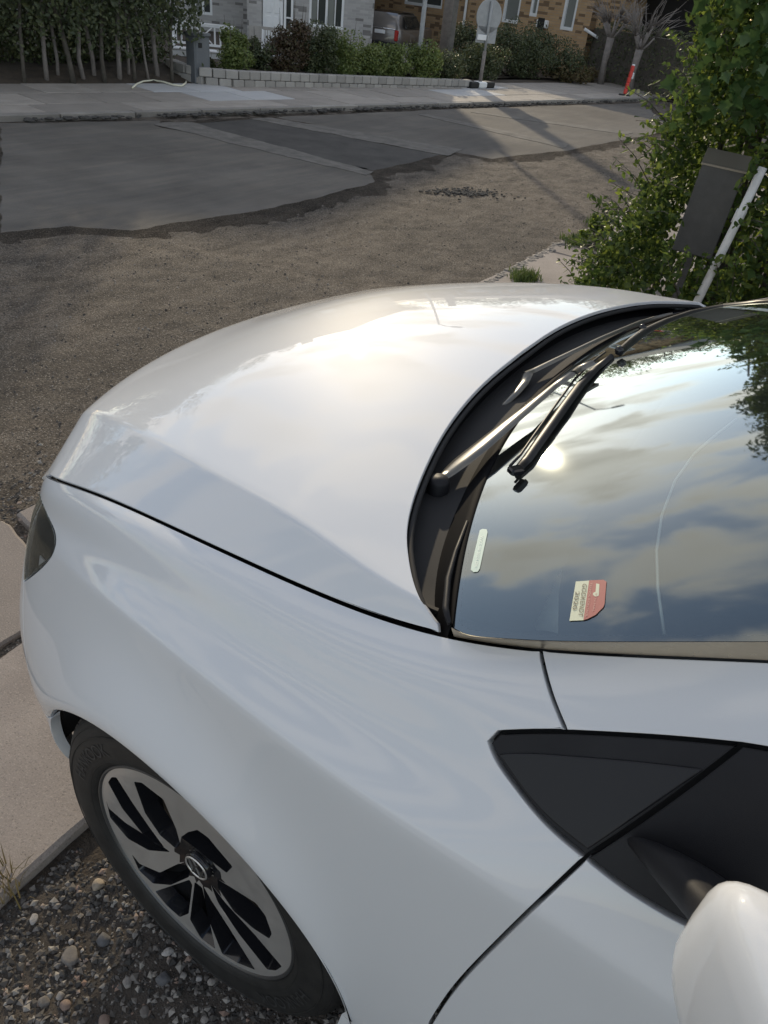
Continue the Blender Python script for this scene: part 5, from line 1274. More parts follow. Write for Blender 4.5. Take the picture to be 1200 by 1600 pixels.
def wall_mesh(w, a0, a1, z0, z1, holes, mat, parent, thick=.28, name='wall'):
    As = sorted({a0, a1, *[h[0] for h in holes], *[h[1] for h in holes]}); Zs = sorted({z0, z1, *[h[2] for h in holes], *[h[3] for h in holes]})
    org = np.array(parent.location); V = []; F = []; UV = []
    def quad(ps, uv): k = len(V); V.extend(tuple(p-org) for p in ps); F.append((k, k+1, k+2, k+3)); UV.extend(uv)
    for i in range(len(As)-1):
        for j in range(len(Zs)-1):
            ca, cz = (As[i]+As[i+1])/2, (Zs[j]+Zs[j+1])/2
            if any(h[0] < ca < h[1] and h[2] < cz < h[3] for h in holes): continue
            quad([w.pt(As[i], Zs[j]), w.pt(As[i+1], Zs[j]), w.pt(As[i+1], Zs[j+1]), w.pt(As[i], Zs[j+1])], [(As[i], Zs[j]), (As[i+1], Zs[j]), (As[i+1], Zs[j+1]), (As[i], Zs[j+1])])
    for (x0, x1_, y0, y1) in holes:
        for (p, q) in (((x0, y0), (x1_, y0)), ((x1_, y0), (x1_, y1)), ((x1_, y1), (x0, y1)), ((x0, y1), (x0, y0))):
            quad([w.pt(*p), w.pt(*q), w.pt(*q, -.12), w.pt(*p, -.12)], [(p[0], p[1]), (q[0], q[1]), (q[0]+.12, q[1]), (p[0]+.12, p[1])])
    for (p, q) in (((a0, z0), (a0, z1)), ((a1, z0), (a1, z1))): quad([w.pt(*p), w.pt(*q), w.pt(*q, -thick), w.pt(*p, -thick)], [(0, 0), (0, z1), (thick, z1), (thick, 0)])
    quad([w.pt(a0, z0, -thick), w.pt(a1, z0, -thick), w.pt(a1, z1, -thick), w.pt(a0, z1, -thick)], [(a0, z0), (a1, z0), (a1, z1), (a0, z1)])
    me = bpy.data.meshes.new(name); me.from_pydata(V, [], F); uvl = me.uv_layers.new(name='UVMap')
    for k, uv in enumerate(UV): uvl.data[k].uv = uv
    me.materials.append(mat); return link(bpy.data.objects.new(name, me), parent)
def window(w, a0, a1, z0, z1, cols, parent, bars=(), curtain=True, fr=.07, name='window'):
    org = np.array(parent.location)
    b = MB(); rz = math.atan2(w.e[1], w.e[0])
    def bx(x0, x1_, y0, y1, o0, o1): b.box(tuple(w.pt((x0+x1_)/2, (y0+y1)/2, (o0+o1)/2)-org), (x1_-x0, o1-o0, y1-y0), rz=rz, bev=.006)
    bx(a0, a1, z0, z0+fr, -.09, -.01); bx(a0, a1, z1-fr, z1, -.09, -.01); bx(a0, a0+fr, z0, z1, -.088, -.012); bx(a1-fr, a1, z0, z1, -.088, -.012)
    for k in range(1, cols): c = a0+(a1-a0)*k/cols; wd = fr*(.95 if (cols == 2 or k == cols//2) else .45); bx(c-wd/2, c+wd/2, z0+fr, z1-fr, -.085, -.014)
    for zb in bars: bx(a0+fr, a1-fr, zb-.02, zb+.02, -.083, -.016)
    f = b.build(name, M['white_wood'], parent)
    for k in range(cols):
        c0, c1 = a0+(a1-a0)*k/cols, a0+(a1-a0)*(k+1)/cols; slab_box(w, c0+.02, c1-.02, z0+.03, z1-.03, -.075, -.07, 'pane', M['curtain'] if curtain and k % 2 == 0 else M['pane'], f).location = (0, 0, 0)
        f.children[-1].data.transform(Matrix.Translation(tuple(-org)))
    return f
# grey brick house
K1 = far(577, 80, 26); L1 = far(310, 22, 26); w1h = Wall(K1, K1-L1)
gh = empty('grey_brick_house', (K1[0], K1[1], 0), 0, 'grey brick house with white door and white windows, across the street on the left', 'house')
aL = w1h.hit(389, 50)[0]                  # left end of the projecting front
d0, d1 = w1h.hit(409, 40)[0], w1h.hit(459, 40)[0]; dm = w1h.hit(442, 40)[0]
wa, wb, wz0 = w1h.hit(482, 42)[0], w1h.hit(536, 46)[0], w1h.hit(508, 44)[1]
H1 = 4.75
wall_mesh(w1h, aL, 0, 0, H1, [(d0, d1, 0.02, 2.25), (wa, wb, wz0, wz0+1.45), (wa, wb, 3.4, 4.5), (d0+.1, d1-.1, 3.4, 4.5)], M['brick_grey'], gh)
window(w1h, wa, wb, wz0, wz0+1.45, 4, gh, bars=(wz0+1.08,)); window(w1h, wa, wb, 3.4, 4.5, 4, gh); window(w1h, d0+.1, d1-.1, 3.4, 4.5, 2, gh)
slab_box(w1h, wa-.12, wb+.12, wz0-.16, wz0-.005, -.01, .05, 'window_sill', M['block'], gh, .01)
slab_box(w1h, aL, 0, 0, .35, 0, .03, 'plinth', M['block'], gh)
dr_ = slab_box(w1h, d0+.02, dm, .06, 2.2, -.10, -.05, 'door', M['white_wood'], gh, .006)
cm = (d0+.02+dm)/2
for (x0, x1_) in ((d0+.12, cm-.04), (cm+.04, dm-.10)):
    for (y0, y1) in ((.2, .62), (.70, 1.28), (1.36, 2.08)):
        o = slab_box(w1h, x0, x1_, y0, y1, -.052, -.037, 'door_panel', M['white_wood'], dr_, .01); o.data.transform(Matrix.Translation(tuple(-np.array(gh.location))))
o = slab_box(w1h, dm-.085, dm-.05, 1.02, 1.16, -.045, .0, 'handle', M['alloy_bright'], dr_, .005); o.data.transform(Matrix.Translation(tuple(-np.array(gh.location))))
window(w1h, dm+.02, d1-.02, .06, 2.2, 1, gh, bars=(.62, 1.28), curtain=False, name='sidelight')
slab_box(w1h, d0-.2, d1+.2, 0, .09, .0, .9, 'doorstep', M['block'], gh, .01)
# wing set back on the left
K1b = w1h.pt(aL, 0, -1.6); w1b = Wall(K1b, w1h.e); l0, l1 = w1b.hit(303, 15)[0], w1b.hit(332, 20)[0]; lz = w1b.hit(320, 23)[1]
wall_mesh(w1b, -9, 0, 0, H1, [(l0, l1, lz, lz+1.3), (l0-4, l1-3.6, lz, lz+1.3)], M['brick_grey'], gh, name='wing_wall'); window(w1b, l0, l1, lz, lz+1.3, 2, gh); window(w1b, l0-4, l1-3.6, lz, lz+1.3, 2, gh)
w1s = Wall(w1h.pt(aL, 0), -w1h.n); wall_mesh(w1s, 0, 1.6, 0, H1, [], M['brick_grey'], gh, thick=.05, name='return_wall')
w1r = Wall(w1h.pt(0, 0), -w1h.n); wall_mesh(w1r, .001, 9, 0, H1, [], M['brick_grey'], gh, thick=.05, name='side_wall')
def hip_roof(w, a0, a1, o0, o1, z0, z1, over, name, mat, parent, hip=2.5):
    org = np.array(parent.location); m = (o0+o1)/2
    V = [w.pt(a0-over, z0, o1+over), w.pt(a1+over, z0, o1+over), w.pt(a1+over, z0, o0-over), w.pt(a0-over, z0, o0-over), w.pt(a0+hip, z1, m), w.pt(a1-hip, z1, m)]
    V += [v-np.array([0, 0, .18]) for v in V[:4]]; V = [v-org for v in V]
    F = [(0, 1, 5, 4), (1, 2, 5), (2, 3, 4, 5), (3, 0, 4), (0, 6, 7, 1), (1, 7, 8, 2), (2, 8, 9, 3), (3, 9, 6, 0), (6, 9, 8, 7)]
    o = mesh_np(name, V, F, mat, parent, smooth=False); return o
rf = hip_roof(w1h, -9.5, 0, -9, 0, H1, 8.0, .5, 'roof', M['roof'], gh)
slab_box(w1h, -5.4, -4.7, 6.5, 8.4, -4.8, -4.2, 'chimney', M['brick_grey'], gh)
# white garden bench with a crossed back
bc = far(318, 84, 17.0); bc[2] = 0; ben = empty('garden_bench', (bc[0], bc[1], 0), math.atan2(w1h.e[1], w1h.e[0]), 'white slatted garden bench with a crossed back in front of the grey wing', 'bench')
MB().box((0, 0, .42), (1.5, .5, .04), bev=.01).build('seat', M['white_wood'], ben)
for x in (-.72, .72):
    for y in (-.2, .22): MB().box((x, y, .30 if y < 0 else .47), (.06, .06, .6 if y < 0 else .94), bev=.01).build('leg', M['white_wood'], ben)
    MB().box((x, 0, .64), (.08, .52, .04), bev=.01).build('armrest', M['white_wood'], ben)
MB().box((0, .23, .93), (1.5, .05, .08), bev=.01).build('top_rail', M['white_wood'], ben); MB().box((0, .23, .52), (1.5, .04, .05), bev=.01).build('lower_rail', M['white_wood'], ben)
for k in range(11):
    x = -.66+k*.132
    if abs(x) < .2: continue
    MB().box((x, .23, .72), (.04, .02, .36)).build('slat', M['white_wood'], ben)
for s in (1, -1): MB().tube([(-.2*s, .23, .55), (.2*s, .23, .89)], .018, 4).build('cross_slat', M['white_wood'], ben)
MB().box((0, -.22, .33), (1.4, .03, .12), bev=.01).build('apron', M['white_wood'], ben)
# second white garden seat half hidden by shrubs
c2 = far(428, 92, 17.5); ben.scale = (.78, .78, .78); ch = empty('garden_chair', (c2[0], c2[1], 0), math.atan2(w1h.e[1], w1h.e[0])+.5, 'white folding garden chair seen through the shrubs below the door', 'chair')
ch.scale = (.7, .7, .7)
for k in range(7): MB().box((0, -.2+k*.065, .45), (.5, .045, .02)).build('seat_slat', M['white_wood'], ch)
for k in range(6): MB().box((-.2+k*.08, .24, .78), (.045, .02, .5)).build('back_slat', M['white_wood'], ch)
for x in (-.25, .25):
    MB().tube([(x, -.26, 0), (x, .22, .62)], .02, 5).build('leg', M['white_wood'], ch); MB().tube([(x, .3, 0), (x, .22, 1.05)], .02, 5).build('leg', M['white_wood'], ch)
# parked hatchback beside the grey house
def small_car():
    c = far(592, 84, 26.6); vd = math.atan2(c[1]-CC[1], c[0]-CC[0]); g = empty('parked_car', (c[0], c[1], -.10), vd-.38, 'small grey hatchback seen from behind, parked between the grey and the brown house', 'car')
    def body_sec(x, top, ww, wt, zb): # half sections lower body to roof
        return [(x, -ww, .25), (x, -ww-.02, .55), (x, -ww, .86), (x, -wt-.06, .96), (x, -wt, top-.1), (x, -wt+.12, top), (x, wt-.12, top), (x, wt, top-.1), (x, wt+.06, .96), (x, ww, .86), (x, ww+.02, .55), (x, ww, .25)]
    secs = [body_sec(-.05, .80, .70, .62, 0), body_sec(.0, 1.0, .80, .66, 0), body_sec(.16, 1.22, .83, .62, 0), body_sec(.34, 1.38, .84, .60, 0), body_sec(.9, 1.42, .84, .60, 0), body_sec(2.1, 1.40, .84, .58, 0), body_sec(2.7, 1.02, .84, .64, 0), body_sec(3.6, .86, .80, .62, 0), body_sec(3.72, .66, .70, .55, 0)]
    V = [p for s in secs for p in s]; n = 12; F = [(i*n+j, i*n+n+j, i*n+n+(j+1) % n, i*n+(j+1) % n) for i in range(len(secs)-1) for j in range(n)]+[tuple(range(n)), tuple(range(len(V)-n, len(V)))[::-1]]
    MB().add(V, F, True).build('body', M['mini'], g)
    MB().add([(.30, -.72, .96), (.30, .72, .96), (.355, .52, 1.385), (.355, -.52, 1.385), (.9, .60, 1.44), (.9, -.60, 1.44), (2.1, .58, 1.43), (2.1, -.58, 1.43)], [(3, 2, 4, 5), (5, 4, 6, 7)]).build('roof', M['gloss_black'], g)
    MB().add([(-.02, -.60, .90), (-.02, .60, .90), (.30, .50, 1.31), (.30, -.50, 1.31)], [(0, 1, 2, 3), (3, 2, 1, 0)]).build('rear_window', M['pane'], g)
    for s in (1, -1):
        MB().add([(.45, s*.80, .94), (2.3, s*.80, .94), (2.0, s*.635, 1.32), (.6, s*.635, 1.32)], [(0, 1, 2, 3), (3, 2, 1, 0)]).build('side_window', M['pane'], g)
        MB().box((-.05, s*.66, .70), (.10, .15, .34), bev=.03).build('tail_light', M['tail_red'], g)
        for x in (.62, 3.0): 
            wv = MB().lathe([(.0, 0), (.19, .0), (.30, -.01), (.31, -.18), (.0, -.18)] if s > 0 else [(.0, 0), (.19, 0), (.30, .01), (.31, .18), (.0, .18)], (x, s*.85, .31), n=24, flip=False).build('wheel', M['rubber'], g)
            MB().lathe([(.0, s*.012), (.18, s*.006)], (x, s*.85, .31), n=16).build('rim', M['galv'], wv)
    g.scale = (.80, .80, .80); MB().box((-.085, 0, .78), (.03, .42, .12), bev=.005).build('number_plate', M['white_gloss'], g); MB().box((-.10, 0, .40), (.14, 1.5, .16), bev=.04).build('bumper', M['satin_black'], g)
    MB().tube([(-.04, -.6, .89), (-.04, 0, .90), (-.04, .6, .89)], .015, 6).build('chrome_strip', M['alloy_bright'], g)
small_car()
sheet('driveway', [tuple(far(566, 90, 19)[:2]), tuple(far(640, 90, 19)[:2]), tuple(far(640, 60, 34)[:2]), tuple(far(575, 60, 34)[:2])], .006, M['slab'])
# brown brick house
K2 = far(917, 60, 26.0); L2 = far(640, 60, 31.5); w2h = Wall(K2, K2-L2); H2 = 3.15
bh = empty('brown_brick_house', (K2[0], K2[1], 0), 0, 'brown speckled brick house with white framed windows, behind the large shrub', 'house')
wins = []
for (u0, v0, u1, v1) in ((783, 34, 809, 34), (826, 25, 838, 27), (874, 46, 894, 50)):
    a0, z0 = w2h.hit(u0, v0); a1, _ = w2h.hit(u1, v1); wins.append((a0, a1, z0, z0+1.35 if u0 != 826 else z0+.9))
wins.append((w2h.hit(672, 12)[0]-1.4, w2h.hit(690, 14)[0], w2h.hit(680, 13)[1], w2h.hit(680, 13)[1]+1.2))
WA = w2h.hit(560, 40)[0]-4
wall_mesh(w2h, WA, 0, 0, H2, wins, M['brick_brown'], bh)
for i, q in enumerate(wins): window(w2h, *q, 1 if i < 3 else 2, bh, fr=.085)
q = w2h.hit(840, 45); slab_box(w2h, w2h.hit(841, 38)[0], w2h.hit(858, 38)[0], w2h.hit(850, 44)[1], w2h.hit(850, 31)[1], .0, .12, 'wall_box', M['white_wood'], bh, .02)
o_ = w2h.hit(849, 37); slab_box(w2h, o_[0]-.12, o_[0]+.14, o_[1]-.16, o_[1]+.14, .121, .13, 'opening', M['matte_black'], bh)
b = MB(); a_, _ = w2h.hit(724, 60); org = np.array(bh.location); b.tube([tuple(w2h.pt(a_, z, .08)-org) for z in (.15, 1.2, 2.2, H2+.1)], .045, 8); b.build('downpipe', M['white_wood'], bh)
w2s = Wall(w2h.pt(0, 0), -w2h.n); wall_mesh(w2s, .001, 8, 0, H2, [], M['brick_brown'], bh, thick=.05, name='side_wall')
hip_roof(w2h, WA, 0, -8.5, 0, H2, 4.3, .55, 'roof', M['roof_grey'], bh, hip=1.2)
b = MB(); b.tube([tuple(w2h.pt(a, H2-.1, .62)-org) for a in (WA, -4, .5)], .06, 8); b.build('gutter', M['galv'], bh)
# low dark building with pale band to the right
K3 = far(905, 40, 31); L3 = far(1030, 60, 27); w3 = Wall(K3, L3-K3)
sh = empty('garage', (K3[0], K3[1], 0), 0, 'low dark-boarded garage with white fascia and pale panels standing for a parked white van, right of the brown house', 'garage')
wall_mesh(w3, -.5, 7.5, 0, 2.6, [], M['matte_black'], sh); org3 = np.array(sh.location)
hip_roof(w3, -.5, 7.5, -6, 0, 2.6, 4.3, .5, 'roof', M['roof_grey'], sh, hip=.4)
for u0, u1 in ((955, 977), (979, 993)):
    a0, z0 = w3.hit(u0, 76); a1, z1 = w3.hit(u1, 65); slab_box(w3, a0, a1, z0-.1, z1+.25, .01, .06, 'pale_panel', M['white_wood'], sh, .01)  # two pale panels stand in for a white van
b = MB(); p0, p1 = far(913, 45, 26), far(945, 66, 26); b.tube([tuple(p0-org3), tuple(p1-org3)], .05, 4); b.tube([tuple(p1-org3), tuple(p1-org3+np.array([0, 0, -.5]))], .05, 4); b.build('barge_board', M['white_wood'], sh)
slab_box(w3, -.3, 7.4, 2.35, 2.55, .02, .08, 'fascia', M['white_wood'], sh, .01)
hd = empty('clipped_hedge', tuple(far(980, 100, 25)*np.array([1, 1, 0])), 0, 'dark clipped hedge in front of the garage', 'hedge')
n = 9000; A_ = rng.uniform(-3.2, 4.5, n); Q_ = rng.uniform(-.5, .5, n); Z_ = rng.uniform(.05, 1.45, n); e3 = w3.e
P = np.stack([A_*e3[0]+Q_*w3.n[0], A_*e3[1]+Q_*w3.n[1], Z_], 1); leaves('foliage', P, np.tile(w3.n+np.array([0, 0, .4]), (n, 1)), .07, M['leaf_dark'], hd); MB().box((.6*e3[0], .6*e3[1], .65), (7.4, .6, 1.2), rz=math.atan2(e3[1], e3[0])).build('core', M['bark'], hd)
# ---------------------------------------------------------------- posts and signs
def lean_post(name, label, cat, u0, v0, r, H, mat, group=None):
    p = P0(u0, v0, SWZ); o = empty(name, (p[0], p[1], 0), 0, label, cat, group); return o, p
o, p = lean_post('lamp_post', 'thin galvanised lamp post rising from the bed behind the block wall', 'lamp post', 651, 124, .05, 6, None)
b = MB(); b.tube([(0, 0, 0), (0, 0, 1.0), (0, 0, 5.6)], [.055, .050, .032], 14); b.build('pole', M['galv'], o); b = MB(); b.tube([(0, 0, 5.55), (-.25*N_[0], -.25*N_[1], 5.68), (-.5*N_[0], -.5*N_[1], 5.70)], .024, 8); b.build('arm', M['galv'], o)
MB().box((-.66*N_[0], -.66*N_[1], 5.70), (.36, .14, .07), rz=math.atan2(N_[1], N_[0]), bev=.03).build('lamp_head', M['galv'], o)
pw_ = far(694, 92, 22.5); o = empty('utility_pole', (pw_[0], pw_[1], 0), 0, 'thick weathered dark wooden pole in front of the brown brick wall', 'pole'); b = MB(); b.tube([(0, 0, 0), (.02, 0, 2), (.0, .02, 4.2)], [.16, .15, .13], 14); b.build('pole', M['bark_grey'], o); MB().lathe([(.14, 0), (.145, .03), (.0, .08)], (0, .02, 4.2), axis='z', n=14).build('cap', M['galv'], o)
pw_ = far(702, 92, 21.8); o = empty('fence_post', (pw_[0], pw_[1], 0), 0, 'pale grey square post standing close beside the dark wooden pole', 'post'); MB().box((0, 0, 1.6), (.12, .12, 3.2), rz=.5, bev=.01).build('post', M['strip'], o); MB().box((0, 0, 3.23), (.15, .15, .05), rz=.5, bev=.01).build('cap', M['galv'], o)
# temporary road sign seen from behind
p = P0(749, 137, SWZ); sg_ = empty('road_sign', (p[0], p[1], SWZ), 0, 'temporary road sign seen from behind, round plate over a small plate on one post', 'road sign')
fd = CC-p; fd[2] = 0; fd /= np.linalg.norm(fd); ang = math.atan2(fd[1], fd[0])+.55; nx_ = np.array([math.cos(ang), math.sin(ang), 0]); sx_ = np.array([-nx_[1], nx_[0], 0])
MB().tube([(0, 0, .05), (0, 0, .68)], .040, 10).build('lower_post', M['leaf_dry'] and M['bark_grey'], sg_); MB().tube([(0, 0, .66), (0, 0, 1.56)], .028, 10).build('upper_post', M['galv'], sg_)
def disc(c, r, t_, mat, name, parent, seg_=36):
    V = []; 
    for s in (-t_/2, t_/2):
        for k in range(seg_): a = 2*math.pi*k/seg_; V.append(tuple(np.array(c)+sx_*(r*math.cos(a))+np.array([0, 0, r*math.sin(a)])+nx_*s))
    F = [tuple(range(seg_))[::-1], tuple(range(seg_, 2*seg_))]+[(k, (k+1) % seg_, seg_+(k+1) % seg_, seg_+k) for k in range(seg_)]; return MB().add(V, F).build(name, mat, parent)
disc(tuple(-nx_*.04+np.array([0, 0, 1.30])), .30, .02, M['galv'], 'round_plate', sg_)
MB().box(tuple(-nx_*.04+np.array([0, 0, .97])), (.02, .48, .30), rz=ang, bev=.005).build('small_plate', M['galv'], sg_)
MB().box(tuple(nx_*.0+sx_*(-.1)+np.array([0, 0, .92])), (.03, .26, .1), rz=ang, bev=.005).build('bracket', M['white_wood'], sg_)
for s in (-1, 1):
    for k in range(3): MB().box((s*0+D_[0]*(k-1)*.28, D_[1]*(k-1)*.28, .06), (.22, .27, .12), rz=math.atan2(D_[1], D_[0])+math.pi/2, bev=.02).build('foot', M['rubber'] if (k+1) % 2 else M['white_wood'], sg_) if s > 0 else None
bx_ = far(744, 95, 23.5); o = empty('letter_box', (bx_[0], bx_[1], 0), ang, 'black rounded letter box on a stand behind the road sign post', 'letter box'); MB().box((0, 0, .50), (.30, .36, .58), bev=.09).build('box', M['satin_black'], o); MB().box((0, 0, .13), (.08, .08, .26)).build('stand', M['satin_black'], o); MB().box((0, 0, .80), (.33, .39, .05), bev=.02).build('lid', M['satin_black'], o)
# red marker
p = P0(975, 151, .03); mk = empty('marker_post', (p[0], p[1], .02), 0, 'red plastic roadwork marker post with a white lamp box leaning at the kerb', 'marker post')
lean = np.array([-.03, -.12, 0])
MB().box((0, 0, .05), (.42, .30, .09), rz=.3, bev=.03).build('foot', M['rubber'], mk)
mk.scale = (.66, .66, .66)
for k in range(5):
    z0 = .1+k*.18; MB().box((lean[0]*z0, lean[1]*z0, z0+.09), (.10, .13, .178), rz=.7, bev=.015).build('panel_segment', M['red_plastic'] if k != 4 else M['red_plastic'], mk)
MB().box((lean[0], lean[1], 1.02), (.08, .11, .05), rz=.7, bev=.015).build('cap', M['white_gloss'], mk); MB().box((-.05, -.22, .68), (.10, .26, .20), rz=.2, bev=.03).build('lamp_box', M['white_gloss'], mk)
# pollarded bare trees
def pollard(c, label, hT, seed):
    rr = random.Random(seed); t_ = empty('bare_tree', (c[0], c[1], 0), 0, label, 'tree', 'pollarded trees by the garage'); b = MB(); b.tube([(0, 0, 0), (.03, 0, hT*.5), (0, .02, hT)], [.10, .075, .10], 10); b.build('trunk', M['bark_grey'], t_); b = MB()
    for k in range(9):
        a = 2*math.pi*k/9+rr.uniform(-.2, .2); e = rr.uniform(.5, 1.2); L = rr.uniform(.3, .55); p1 = Vector((math.cos(a)*L*math.cos(e), math.sin(a)*L*math.cos(e), hT+L*math.sin(e))); p1b = p1*.5+Vector((0, 0, hT*.5-.06)); b.tube([(0, 0, hT-.05), tuple(p1b), tuple(p1)], [.035, .028, .022], 6)
        for j in range(13):
            a2 = a+rr.uniform(-.9, .9); e2 = rr.uniform(.2, 1.3); L2 = rr.uniform(.3, .85); p2 = p1+Vector((math.cos(a2)*L2*math.cos(e2), math.sin(a2)*L2*math.cos(e2), L2*math.sin(e2))); m_ = (p1+p2)/2+Vector((rr.gauss(0, .05), rr.gauss(0, .05), .06)); b.tube([tuple(p1), tuple(m_), tuple(p2)], [.009, .006, .003], 4)
    b.build('branch', M['bark_grey'], t_)
c = far(950, 80, 24); pollard(c, 'bare pollarded tree with a knobbly pale crown before the garage', 1.12, 3); c = far(996, 92, 23); pollard(c, 'second bare pollarded tree, partly hidden by the near hedge', .98, 8)
c = far(1002, 108, 24.5); o = empty('parked_trailer', (c[0], c[1], 0), 0, 'pale boxy trailer just visible beside the near hedge', 'trailer'); MB().box((0, 0, .45), (.6, .5, .5), rz=.5, bev=.05).build('body', M['galv'], o); MB().lathe([(0, .06), (.18, .06), (.18, -.06), (0, -.06)], (0, .3, .18), n=18).build('wheel', M['rubber'], o)
# trees beyond, seen in the bonnet and over the roofs
def tree(c, H, R, label, mat, n=5200, leaf=.20, group='trees beyond the houses'):
    t_ = empty('tree', (c[0], c[1], 0), 0, label, 'tree', group); b = MB(); b.tube([(0, 0, 0), (.1, 0, H*.3), (0, .1, H*.7)], [.22, .17, .06], 8)
    cs = []; rs = []
    for _ in range(34):
        d = rng.normal(0, 1, 3); d /= np.linalg.norm(d); q = rng.random()**.5*.8; cs.append((d[0]*R*q, d[1]*R*q, H*.62+d[2]*H*.36*q)); rs.append(R*rng.uniform(.16, .34)); 
    for k in range(9): b.tube([(0, 0, H*.3), tuple(np.array(cs[k])*np.array([.5, .5, .8])), cs[k]], [.09, .05, .02], 5)
    b.build('trunk', M['bark'], t_); P, d = clump_points(n, np.array(cs), np.array(rs), .85, .55); leaves('crown', P, d+np.array([0, 0, .3]), leaf, mat, t_, .6)
for k, (az, D, H, R, m) in enumerate([(-6, 26, 8, 3.4, 'leaf_far'), (-15, 30, 9, 3.8, 'leaf_dark'), (-22, 29, 9, 3.8, 'leaf_far'), (-29, 36, 12, 4.8, 'leaf_dark'), (-36, 46, 15, 5.8, 'leaf_far'), (-43, 52, 15.5, 6, 'leaf_dark'), (-49.5, 56, 13.5, 5.4, 'leaf_far'), (-56, 60, 12.5, 5.4, 'leaf_dark'), (-62, 58, 10.5, 5, 'leaf_dark'), (-66, 50, 9.5, 4.6, 'leaf_far'), (-71, 48, 9.5, 4.6, 'leaf_dark'), (-76, 52, 11, 5, 'leaf_far'), (-81, 46, 10, 4.6, 'leaf_far'), (-87, 50, 11, 5, 'leaf_dark'), (3, 22, 7, 3.2, 'leaf_dark')]):
    a = math.radians(az); tree((CC[0]+D*math.cos(a), CC[1]+D*math.sin(a)), H, R, 'broadleaf tree standing beyond the houses', M[m])
# ---------------------------------------------------------------- near hedge with ivy, mailbox, pipe
nh_ = empty('hedge', (-.8, -3.3, 0), 0, 'tall leafy hedge mixed with ivy beside the drive on the right, lit from behind', 'hedge')
hl_ = np.array(nh_.location)
def face_x(z): return .44+.02*np.clip((z-.95)/.4, 0, 1)+.10*np.sin(z*2.6+.5)+.30*np.clip(z-2.0, 0, 2)+.20*np.clip(.95-z, 0, 1)
def hedge_pts(n, x0, x1p, ysurf, H, depth=.32):
    x = x0+(x1p-x0)*rng.random(n); z = .02+rng.random(n)**.9*H; y = ysurf-depth*rng.random(n)**1.5; return x, y, z
N1 = 52000
x = -2.6+3.3*rng.random(N1)**.75; z = .02+rng.random(N1)*3.5; fx = face_x(z)
xx = -2.6+(fx+2.6)*((x+2.6)/3.3); y = -2.72+(fbm(xx*2.2, z*2.2, 3, 21)-.5)*.55-.36*rng.random(N1)**1.6-.10*np.clip(z-.2, 0, 1)+.10
rim_ = rng.random(N1) < .28; nr = rim_.sum(); y[rim_] = -2.75-1.1*rng.random(nr); xx[rim_] = face_x(z[rim_])+(fbm(y[rim_]*2.4, z[rim_]*2.4, 3, 23)-.5)*.34-.16*rng.random(nr)**1.5
m_ = ~((xx < .26) & (xx > -.16) & (z > .70) & (z < 1.25) & (y > -2.90)) ; xx, y, z, rim_ = xx[m_], y[m_], z[m_], rim_[m_]
P = np.stack([xx, y, z], 1)-hl_; Nn = np.where(rim_[:, None], np.array([1., .2, .3]), np.array([.15, 1., .35])); leaves('foliage', P, Nn, .042, M['leaf_hedge'], nh_, .52)
# shoots standing out from the face and the end
b = MB(); LP = []; LN = []
for _ in range(620):
    if rng.random() < .45: z0 = rng.uniform(.1, 3.2); p = np.array([face_x(np.array([z0]))[0]-.05, rng.uniform(-3.6, -2.75), z0]); d = np.array([.8, rng.normal(0, .5), rng.uniform(-.1, .9)])
    else: p = np.array([rng.uniform(-1.0, .45), -2.85+rng.normal(0, .05), rng.uniform(.1, 3.3)]); d = np.array([rng.normal(0, .5), .8, rng.uniform(-.1, .9)])
    if -.2 < p[0] < .32 and .62 < p[2] < 1.27: continue
    d /= np.linalg.norm(d); L = rng.uniform(.10, .30); q = p+d*L+np.array([0, 0, -.02]); mid = (p+q)/2+np.array([0, 0, .02]); b.tube([tuple(p-hl_), tuple(mid-hl_), tuple(q-hl_)], [.0028, .0022, .0012], 4)
    for k in range(int(L/.018)):
        f = (k+1)/(L/.018); c = p*(1-f)+q*f+rng.normal(0, .008, 3); LP.append(c); LN.append(np.array([0, .3, 1])+rng.normal(0, .3, 3))
b.build('twig', M['bark'], nh_)['kind'] = 'stuff'
leaves('shoot_foliage', np.array(LP)-hl_, np.array(LN), .038, M['leaf_hedge'], nh_, .45)
# sprigs hanging in front of the mailbox and the pipe
LP = []; LN = []; b = MB()
for (u0, v0), (u1, v1), n_ in (((1190, 225), (1172, 275), 9), ((1200, 240), (1150, 300), 8), ((1215, 330), (1165, 322), 9), ((1200, 350), (1150, 352), 7), ((1050, 455), (1075, 385), 9), ((1030, 440), (1050, 370), 9), ((1085, 455), (1100, 395), 8), ((1120, 460), (1118, 400), 8), ((1010, 330), (1062, 345), 8), ((1020, 290), (1075, 300), 7), ((1140, 470), (1150, 400), 9), ((1160, 430), (1130, 408), 7), ((1190, 400), (1160, 368), 8), ((1060, 470), (1040, 400), 9)):
    yy = -2.36+rng.normal(0, .03); p = unp(u0, v0, 1, yy-.08); q = unp(u1, v1, 1, yy); mid = (p+q)/2+np.array([0, 0, .02]); b.tube([tuple(p-hl_), tuple(mid-hl_), tuple(q-hl_)], [.003, .0024, .0012], 4)
    for k in range(n_*3):
        f = (k+1)/(n_*3); c = p*(1-f)+q*f+rng.normal(0, .010, 3)+np.array([0, 0, .012*math.sin(3.14*f)]); LP.append(c); LN.append(np.array([0, .6, .8])+rng.normal(0, .3, 3))
b.build('sprig', M['bark'], nh_)['kind'] = 'stuff'; leaves('sprig_foliage', np.array(LP)-hl_, np.array(LN), .040, M['leaf_hedge'], nh_, .42)
